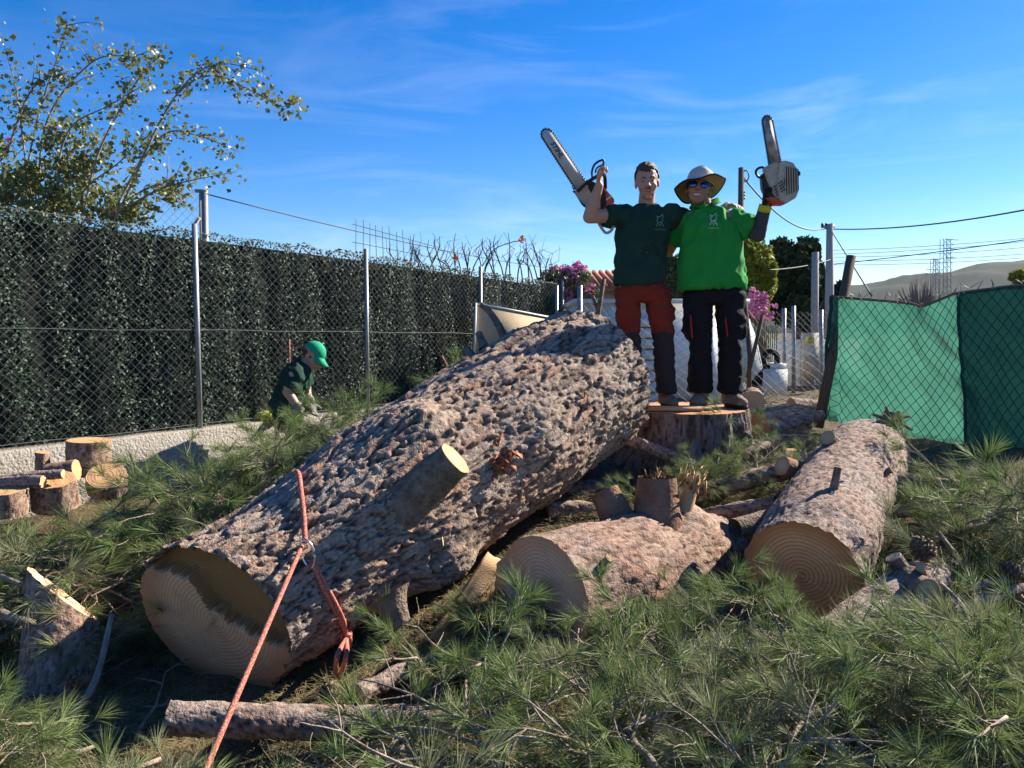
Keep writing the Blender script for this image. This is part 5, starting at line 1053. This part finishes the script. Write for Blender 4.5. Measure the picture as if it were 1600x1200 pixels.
def chunk(name, quad, th, m, label, cat='wood piece'):
    bm = bmesh.new(); vs = [bm.verts.new(p) for p in quad]; f = bm.faces.new(vs); n_ = f.normal.copy() if f.normal.length else V3(0, 1, 0); f.normal_update(); n_ = f.normal.copy(); n_ = n_ if n_.y > 0 else -n_
    r = bmesh.ops.extrude_face_region(bm, geom=[f])
    for v in r['geom']:
        if isinstance(v, bmesh.types.BMVert): v.co += n_ * th
    bmesh.ops.subdivide_edges(bm, edges=list(bm.edges), cuts=7, use_grid_fill=True); bmesh.ops.recalc_face_normals(bm, faces=bm.faces)
    for v in bm.verts: v.co += noise.noise_vector(v.co * 14) * .012 + noise.noise_vector(v.co * 45) * .004
    c = sum((v.co for v in bm.verts), Vector()) / len(bm.verts); c.z = min(v.co.z for v in bm.verts); t = thing(name, c, label, cat)
    for v in bm.verts: v.co -= c
    me = bpy.data.meshes.new(name); bm.to_mesh(me); bm.free(); o = part('wood', None, None, [M['wood'], M['limb']], t, True, me=me)
    for p in me.polygons: p.material_index = 1 if (p.normal.dot(n_) > .3 or p.normal.z < -.5) else 0
    return t
log('wedge_cut_log', [P(92, 1100, 3.05), P(98, 930, 3.22)], [.15, .145, .14], 'pink', 'upright log piece with a steep slanting pale cut, standing among needles', 'log', None, (None, RING_B), .012, 71, .012, slant=(-.95, -.25, 0))
chunk('wood_slab', [P(762, 862, 3.75), P(795, 880, 3.7), P(676, 1030, 3.35), P(650, 1022, 3.38)], .06, None, 'pale split plank of wood propped under the big trunk')
chunk('split_log', [P(765, 1165, 2.42), P(905, 1105, 2.5), P(925, 1190, 2.3), P(790, 1230, 2.25)], .12, None, 'pale split log half buried under needles at the front')
chunk('split_log', [P(1225, 700, 5.2), P(1258, 704, 5.2), P(1262, 730, 5.1), P(1222, 728, 5.1)], .12, None, 'pale angular offcut lying just right of the stump')
chunk('split_log', [P(1436, 728, 5.3), P(1456, 724, 5.3), P(1462, 748, 5.2), P(1434, 748, 5.2)], .08, None, 'small reddish offcut on the ground before the green net')
for i, (x0, x1, y, w) in enumerate(((1000, 1082, 634, 5), (1050, 1098, 633, 3))):
    pts = [(x0, y - w), (x1, y - w), (x1 + 2, y + w * .8), (x0 - 2, y + w)]; mb = MB(); q_ = [SC + V3((x - 1065) / F * 5.35, -.30 + (.1 if yy_ < y else 0) + .06 * i, .006 + .003 * i) for x, yy_ in pts]; o = mb.prism(q_, (0, 0, .03 - .008 * i)).out('wood_slat', M['wood'], None); tag(o, ('long' if i == 0 else 'short') + ' pale wood slat lying on the stump top', 'wood piece')
# sawdust patch near the stump
V, Fc = leaf_cloud(np.array([[SC.x + .75 + rng.normal(0, .2), 5.2 + rng.normal(0, .22), 0] for _ in range(2600)]) * 1.0, .016); V = V.reshape(-1, 4, 3); V[:, :, 2] += gh(V[:, :1, 0], V[:, :1, 1]) + .018; sdst = part('sawdust', V.reshape(-1, 3), Fc, M['sawdust'], None, False, 'stuff'); tag(sdst, 'pale sawdust and chips scattered right of the stump', 'sawdust')

# ------------------------------------------------------------------ rope and carabiner
rp = thing('rope', P(470, 850, 2.95), 'red braided rope looped over the big trunk and running to the foreground', 'rope')
kk = on_trunk(478, 850, .03); ctr_ = tp((kk - TA).dot(ax) / (TB - TA).length)
main = spline([P(316, 1215, 2.05), P(395, 1030, 2.45), kk + V3(-.012, -.02, -.005)], 14); part('main_line', *tube(main, .0095, 10), M['rope'], rp)
up = [kk + V3(0, -.01, .01), on_trunk(474, 800), on_trunk(470, 765), on_trunk(467, 742)]; e_ = up[-1]; up += [e_ + V3(-.03, .06, .0), e_ + V3(-.05, .18, -.08), e_ + V3(-.05, .26, -.25)]; part('over_line', *tube(spline(up, 8), .0115, 10), M['rope'], rp)
for k, (dx) in enumerate((0, 7)): part('sling', *tube(spline([on_trunk(487 + dx * .4, 878, .02), on_trunk(508 + dx, 925), on_trunk(530 + dx * .7, 965), on_trunk(541, 990, .02)], 8), .0105, 8), M['rope'], rp)
kc = on_trunk(541, 998, .035); kb = MB()
for i in range(4): n_ = (ax * math.cos(i * 1.1) + V3(0, 0, 1) * math.sin(i * 1.1)).normalized(); b_ = n_.cross(V3(0, 1, 0)).normalized(); kb.tube([kc + V3(0, 0, .012 * (i - 1.5)) + n_ * .021 * math.cos(a) + b_ * .019 * math.sin(a) + V3(0, .008 * math.sin(a * 2), 0) for a in np.linspace(0, 6.283, 17)], .0105, 7)
kb.out('knot', M['rope'], rp, True)
for dx in (-8, 6): part('tail', *tube(spline([kc, on_trunk(535 + dx, 1025, .02), P(528 + dx * .5, 1058, 3.05)], 6), .0105, 8), M['rope'], rp)
cbn = [kk + (ax * .0 + V3(1, 0, 0)) * .028 * math.cos(a) * (1 + .12 * math.sin(a)) + V3(.012, -.02, -.035) + V3(.012, 0, -.06).normalized() * -.058 * math.sin(a) for a in np.linspace(0, 6.283, 29)]
cbo = part('carabiner', *tube(cbn, .0055, 8), M['carabiner'], None); tag(cbo, 'steel carabiner joining the red rope and its sling on the trunk', 'carabiner')
yg = thing('yellow_gloves', P(410, 655, 8.0), 'pair of crumpled yellow gloves lying on the low wall', 'gloves')
yc = None
for s in np.arange(-1, 4, .01):
    p = fpt(s, wall_top(s), .0); 
    if abs((p.x / p.y * F + 800) - 412) < 2: yc = p; break
blob('glove', [('cap', yc + V3(-.06, 0, .035), yc + V3(.02, 0, .05), .04, .045)] + hand(yc + V3(.02, 0, .045), V3(1, -.2, .1), (0, 0, -1), 1, .5, 1.1, 1.3), .007, M['yellow'], yg, 2, .004, 20)
blob('glove', [('cap', yc + V3(.01, -.05, .03), yc + V3(.08, -.04, .035), .035, .04)] + hand(yc + V3(.07, -.04, .03), V3(.8, -.5, -.1), (0, 0, -1), -1, .7, 1.0, 1.3), .007, M['yellow'], yg, 2, .004, 20)

# ------------------------------------------------------------------ pine branches (needled and bare), heaped
def branch_proto(seed, length, needled, m_needle, kids=7, tuft=50, nl=.118):
    r_ = random.Random(seed); st = MB(); ends = []
    def grow(p, d, L, rad, lvl):
        k = 6; pts = [p]; q_ = p.copy(); dd = d.normalized()
        for i in range(k):
            dd = (dd + V3(r_.gauss(0, .16), r_.gauss(0, .16), r_.gauss(0.0, .10))).normalized(); q_ = q_ + dd * L / k; pts.append(q_.copy())
        st.tube(pts, list(np.linspace(rad, rad * .45, k + 1)), 6 if lvl == 0 else 5)
        if lvl < 2:
            for c in range(kids if lvl == 0 else 3):
                i = r_.randrange(2, k + 1) if lvl == 0 else r_.randrange(1, k + 1); s = 1 if c % 2 else -1; t = (pts[i] - pts[i - 1]).normalized(); side = V3(-t.y, t.x, r_.gauss(.1, .35)).normalized() * s
                grow(pts[i], t * r_.uniform(.5, 1) + side * r_.uniform(.5, 1), L * r_.uniform(.32, .55), rad * .5, lvl + 1)
        ends.append((pts[-3], pts[-1], dd, lvl))
    grow(V3(0, 0, 0), V3(1, 0, .08), length, .011 if needled else .013, 0)
    NV = []; NF = []; 
    if needled:
        for (a, b, d, lvl) in ends:
            n = tuft; t = np.array([r_.random() ** .7 for _ in range(n)])[:, None]; base = np.array(a) * (1 - t) + np.array(b) * t; dv = np.array(d)
            o_ = rng.normal(0, 1, (n, 3)); o_ -= dv * (o_ @ dv)[:, None]; o_ /= np.linalg.norm(o_, axis=1)[:, None]; sp_ = rng.uniform(.35, 1.1, (n, 1)) * (1.15 - .5 * t); nd = dv + o_ * sp_; nd /= np.linalg.norm(nd, axis=1)[:, None]
            L = nl * rng.uniform(.7, 1.15, (n, 1)); w = np.cross(nd, rng.normal(0, 1, (n, 3))); w /= np.linalg.norm(w, axis=1)[:, None]; w *= .00095
            mid = base + nd * L * .55 + np.array([0, 0, -.002]); tip = base + nd * L + np.array([0, 0, -.010]) * rng.uniform(.3, 1.5, (n, 1)); k0 = sum(len(x) for x in NV)
            NV.append(np.stack([base - w, base + w, mid + w, mid - w, tip], 1).reshape(-1, 3)); b0 = k0 + np.arange(n) * 5; NF.append(np.stack([b0, b0 + 1, b0 + 2], -1)); NF.append(np.stack([b0, b0 + 2, b0 + 3], -1)); NF.append(np.stack([b0 + 3, b0 + 2, b0 + 4], -1))
    sm = fast_mesh('stem', np.concatenate(st.V), st.F); sm.materials.append(M['twig']); sm.polygons.foreach_set('use_smooth', np.ones(len(sm.polygons), bool)); nm = None
    if needled: nm = fast_mesh('needles', np.concatenate(NV), np.concatenate(NF)); nm.materials.append(m_needle)
    return sm, nm
PR = [branch_proto(100 + i, random.uniform(.55, .8), True, M['needle'] if i % 3 else M['needle2'], 6 + i % 3) for i in range(7)]
BR = [branch_proto(200 + i, random.uniform(.6, .95), False, None, 5) for i in range(5)]
def place(protos, p, yaw, tx, ty, sc, label, cat, group, name):
    sm, nm = random.choice(protos); e = bpy.data.objects.new(name, None); COL.objects.link(e); e.empty_display_size = .1; e.location = p; e.rotation_euler = (tx, ty, yaw); e.scale = (sc, sc, sc); tag(e, label, cat, group)
    o = bpy.data.objects.new('stem', sm); COL.objects.link(o); o.parent = e
    if nm is not None: o = bpy.data.objects.new('needles', nm); COL.objects.link(o); o.parent = e; o['kind'] = 'stuff'
LOGS = [(TA, TB, .40), (L2A, L2B, .27), (L3A, L3B, .26), (SC + V3(0, -.01, -.3), SC + V3(0, .01, -.3), .46)]
LOGS += [(kk, P(316, 1215, 2.05), .27), (P(775, 1165, 2.4), P(905, 1150, 2.4), .2), (LLA, LLB, .10), (P(92, 1100, 3.05), P(98, 1100, 2.8), .22), (A_, B_, .16)]
def clear(x, y, pad=.0):
    for a, b, r_ in LOGS:
        a2, b2, p = V3(a.x, a.y, 0), V3(b.x, b.y, 0), V3(x, y, 0); d = b2 - a2; t = max(-.0, min(1, (p - a2).dot(d) / max(d.length_squared, 1e-6)))
        if (p - a2 - d * t).length < r_ + pad: return False
    return True
def pix(p): c, s_ = math.cos(PITCH), math.sin(PITCH); z = p.z - CZ; dep = p.y * c - z * s_; return 800 + F * p.x / dep, 600 - F * (p.y * s_ + z * c) / dep
def heap(n, xr, yr, zf, label, group, protos=PR, name='pine_branch', pad=.04, sc=(.8, 1.15), tilt=.12, test=None, lim=None):
    k = 0; tries = 0
    while k < n and tries < n * 40:
        tries += 1; y = random.uniform(*yr); x = random.uniform(*xr)
        if test and not test(x, y): continue
        z0 = ghf(x, y); z1 = zf(x, y); yaw = random.uniform(0, 6.283); sc_ = random.uniform(*sc); cx, cy = x - .35 * math.cos(yaw), y - .35 * math.sin(yaw)
        if not (clear(x, y, pad) and clear(cx + .7 * math.cos(yaw), cy + .7 * math.sin(yaw), -.05) and clear(cx, cy, 0)): continue
        tx, ty = random.gauss(0, tilt), random.gauss(0, tilt); zb = z0 + z1 * random.uniform(.1, 1) + .03; bad = False
        if lim:
            for t in (0, .35, .75):
                for o_ in (-.15, .15):
                    px_, py_ = pix(V3(cx + t * math.cos(yaw) - o_ * math.sin(yaw), cy + t * math.sin(yaw) + o_ * math.cos(yaw), zb - math.sin(ty) * t + .07))
                    if py_ < np.interp(px_, lim[0], lim[1]): bad = True
        if bad: continue
        place(protos, (cx, cy, zb), yaw, tx, ty, sc_, label, 'branch', group, name); k += 1
inview = lambda x, y: abs(x) < y * .72 + .3
left = lambda x, y: inview(x, y) and x < -.35 - (5.0 - y) * .5 and (FA + FD * ((x + 2.95) / .587)).y > y + .25
FL = ([-200, 0, 160, 225, 430, 470, 600, 640, 740, 770, 900, 935, 960, 1130, 1150, 1200, 1350, 1480, 1600, 1800], [1075, 1075, 1080, 1150, 1160, 1140, 1070, 1010, 945, 965, 985, 940, 905, 885, 885, 930, 950, 1000, 950, 950])
LL = ([-200, 0, 190, 215, 330, 400, 440, 560, 640], [880, 870, 850, 800, 765, 720, 692, 680, 660])
RL = ([1350, 1400, 1450, 1600, 1800], [760, 760, 745, 735, 735])
heap(100, (-4.2, .2), (3.0, 7.4), lambda x, y: .34 if y > 3.4 else .2, 'cut pine branch with long green needles heaped between the low wall and the big trunk', 'needled branches left of the trunk', test=left, lim=LL)
heap(84, (-1.9, 2.3), (1.7, 3.25), lambda x, y: .12 + .20 * max(0, min(1, (x + .2) / .8)), 'cut pine branch with long needles heaped in front of the sawn logs', 'needled branches in front of the logs', test=inview, pad=-.06, lim=FL, sc=(.65, 1.05))
heap(32, (1.9, 4.6), (2.5, 5.2), lambda x, y: .20, 'cut pine branch with green needles lying to the right of the limbed log', 'needled branches right of the logs', test=inview, pad=.08, lim=RL)
heap(26, (-.2, 2.2), (4.2, 5.4), lambda x, y: .08, 'cut pine branch lying in the gap between the trunk, logs and stump', 'needled branches between the logs', test=inview, pad=.0, sc=(.45, .7))
heap(20, (-1.0, .35), (3.0, 4.1), lambda x, y: .05, 'small pine sprig lying in the gutter between the big trunk and the torn log', 'sprigs between trunk and torn log', pad=-.14, sc=(.35, .55), tilt=.08, lim=([500, 560, 640, 760, 800, 1000], [1020, 985, 935, 850, 800, 780]))
heap(22, (-2.3, -.5), (2.1, 3.1), lambda x, y: .04, 'pine sprig lying low in the shade before the big cut end', 'sprigs before the cut end', test=inview, pad=-.1, sc=(.4, .6), tilt=.08, lim=FL)
heap(30, (-2.0, .1), (2.2, 3.5), lambda x, y: .04, 'bare twig branch lying low on the shaded soil before the big trunk', 'bare twigs before the trunk', BR, 'bare_branch', test=inview, pad=-.24, sc=(.35, .65), tilt=.07)
FB = (FL[0], [v - 25 for v in FL[1]])
heap(70, (-2.6, 2.3), (1.8, 3.5), lambda x, y: .34, 'bare grey pine twig branch lying over the needle heap at the front', 'bare branches at the front', BR, 'bare_branch', test=inview, pad=.0, tilt=.25, sc=(.5, .9), lim=FB)
heap(24, (-4, -.6), (3.4, 7.2), lambda x, y: .45, 'bare grey twig branch on the needle heap beside the low wall', 'bare branches left of the trunk', BR, 'bare_branch', test=left, tilt=.3, sc=(.6, .9), lim=(LL[0], [v - 20 for v in LL[1]]))
heap(26, (1.9, 4.4), (2.5, 5.6), lambda x, y: .3, 'bare grey twig branch tangled right of the limbed log', 'bare branches right of the logs', BR, 'bare_branch', test=inview, pad=.08, tilt=.25, sc=(.7, 1.1), lim=(RL[0], [v - 30 for v in RL[1]]))
heap(26, (1.9, 3.6), (6.6, 8.6), lambda x, y: .12, 'bare branch in the brushwood heap behind the stump and leaning post', 'bare branches behind the stump', BR, 'bare_branch', test=lambda x, y: inview(x, y) and x < .40 * y, tilt=.15, sc=(.5, .8))
# loose litter of fallen needles and twigs on the soil
NN = 150000; yy_ = rng.uniform(1.9, 8.5, NN); xx_ = rng.uniform(-1, 1, NN) * (yy_ * .74 + .2); okm = ((xx_ + 2.95) * .81 - (yy_ - 7.05) * .587) > .12; xx_, yy_ = xx_[okm], yy_[okm]; n = len(xx_)
base = np.stack([xx_, yy_, gh(xx_, yy_) + rng.uniform(.012, .05, n)], -1); nd = rng.normal(0, 1, (n, 3)); nd[:, 2] *= .22; nd /= np.linalg.norm(nd, axis=1)[:, None]; w = np.cross(nd, [0, 0, 1]) * .0013; L = rng.uniform(.05, .12, (n, 1))
V = np.stack([base - w, base + w, base + nd * L], 1).reshape(-1, 3); lt = part('needle_litter', V, np.arange(n * 3).reshape(-1, 3), mat('dry_needles', (.30, .22, .11), .8, 0, .2, (.13, .13, .055), 9), None, False, 'stuff'); tag(lt, 'loose fallen pine needles covering the ground', 'needles')
# pine cones
def cone_mesh():
    mb = MB(); V, Fc = ell_mesh((0, 0, 0), (.026, .026, .042), None, 10, 8); mb.add([tuple(v) for v in V], Fc)
    for i in range(46):
        t = i / 46; z = -.04 + .078 * t; a = i * 2.399; r_ = .030 * math.sin(math.pi * (.12 + .80 * t)) + .004; d = V3(math.cos(a), math.sin(a), .25); w = V3(-math.sin(a), math.cos(a), 0); p = V3(0, 0, z)
        q_ = [p + d * r_ * .5 - w * .006, p + d * r_ * .5 + w * .006, p + d * (r_ + .007) + w * .009, p + d * (r_ + .007) - w * .009]; mb.prism(q_, (0, 0, .005))
    me = fast_mesh('pine_cone', np.concatenate(mb.V), mb.F); me.materials.append(M['cone']); return me
cm = cone_mesh()
for x, y, d, s, lab in ((514, 1082, 2.85, 1.0, 'open pine cone lying under the big trunk by the rope knot'), (1440, 855, 3.2, 1.3, 'dark pine cone perched on top of the forked limb'), (1582, 893, 3.2, 1.05, 'reddish pine cone at the tip of a stick right of the forked limb'), (1500, 925, 3.1, 1.1, 'pine cone nestled behind the forked limb in shade'), (128, 1060, 2.8, 1.1, 'dark pine cone beside the upright wedge-cut log'), (1560, 1005, 2.7, 1.1, 'dark pine cone hanging among twigs right of the forked limb'), (1085, 1190, 2.2, .9, 'pine cone low in the front needle heap')):
    o = bpy.data.objects.new('pine_cone', cm); COL.objects.link(o); o.location = P(x, y, d); o.rotation_euler = (random.uniform(.5, 2.4), random.uniform(-1, 1), random.uniform(0, 6)); o.scale = (s, s, s); tag(o, lab, 'pine cone')
# a few distinct sticks seen in the photograph
def stick(pts, r0, r1, label, m='twig'): q_ = spline([P(*p) for p in pts], 6); o = part('stick', *tube(q_, list(np.linspace(r0, r1, len(q_))), 7), M[m], None); tag(o, label, 'stick')
stick([(40, 1178, 2.5), (110, 1120, 2.6), (150, 1060, 2.75), (175, 960, 3.0)], .018, .010, 'thick grey stick slanting up beside the wedge-cut log')
stick([(0, 958, 3.0), (30, 968, 3.0), (62, 975, 3.05)], .02, .014, 'grey stick poking in beside the wedge-cut log')
stick([(0, 900, 3.3), (30, 912, 3.25), (58, 918, 3.2)], .012, .008, 'thin tan stick reaching the top of the wedge-cut log')
stick([(1465, 830, 3.7), (1500, 875, 3.5), (1520, 905, 3.4), (1545, 922, 3.3)], .011, .007, 'pale bent stick right of the forked limb')
stick([(1478, 948, 3.0), (1530, 915, 3.15), (1590, 905, 3.2)], .022, .016, 'straight tan stick lying behind the forked limb', 'limb')
stick([(1470, 912, 2.95), (1502, 945, 2.8), (1515, 985, 2.7), (1512, 1010, 2.65), (1522, 1035, 2.6)], .010, .008, 'curved grey stick hanging in front of the forked limb')
stick([(1465, 1085, 2.45), (1520, 1065, 2.5), (1570, 1030, 2.55), (1640, 1020, 2.6)], .016, .012, 'brown stick curving through the needles at the right', 'limb')
stick([(640, 1080, 2.9), (665, 1040, 3.0), (640, 1010, 3.1)], .016, .012, 'curved grey stick lying in the dark under the big trunk', 'limb')
sk = part('shrunken_root', *tube(spline([P(1378, 668, 4.95), P(1392, 655, 4.9), P(1395, 645, 4.9)], 5), [.05] * 11, 10), M['limb'], None); tag(sk, 'dark spiky broken branch whorl at the far end of the limbed log', 'branch')
for dx, dy in ((-28, -10), (30, -8), (-8, -22), (14, -16), (34, 14)): part('spike', *tube([P(1392, 655, 4.9), P(1392 + dx, 658 + dy, 4.86)], [.022, .008], 7), M['limb'], sk)

hz_m = bpy.data.materials.new('air'); hz_m.use_nodes = True; hn = hz_m.node_tree; hn.nodes.clear(); ho = hn.nodes.new('ShaderNodeOutputMaterial'); pv = hn.nodes.new('ShaderNodeVolumePrincipled')
pv.inputs['Color'].default_value = (.78, .87, 1, 1); pv.inputs['Density'].default_value = .00005; pv.inputs['Anisotropy'].default_value = .2; hn.links.new(pv.outputs[0], ho.inputs['Volume'])
hb = MB().box((0, 1150, 89), (2900, 1650, 92)).out('haze', hz_m, None); hb['kind'] = 'stuff'; tag(hb, 'thin bluish air veiling the far hills', 'haze')
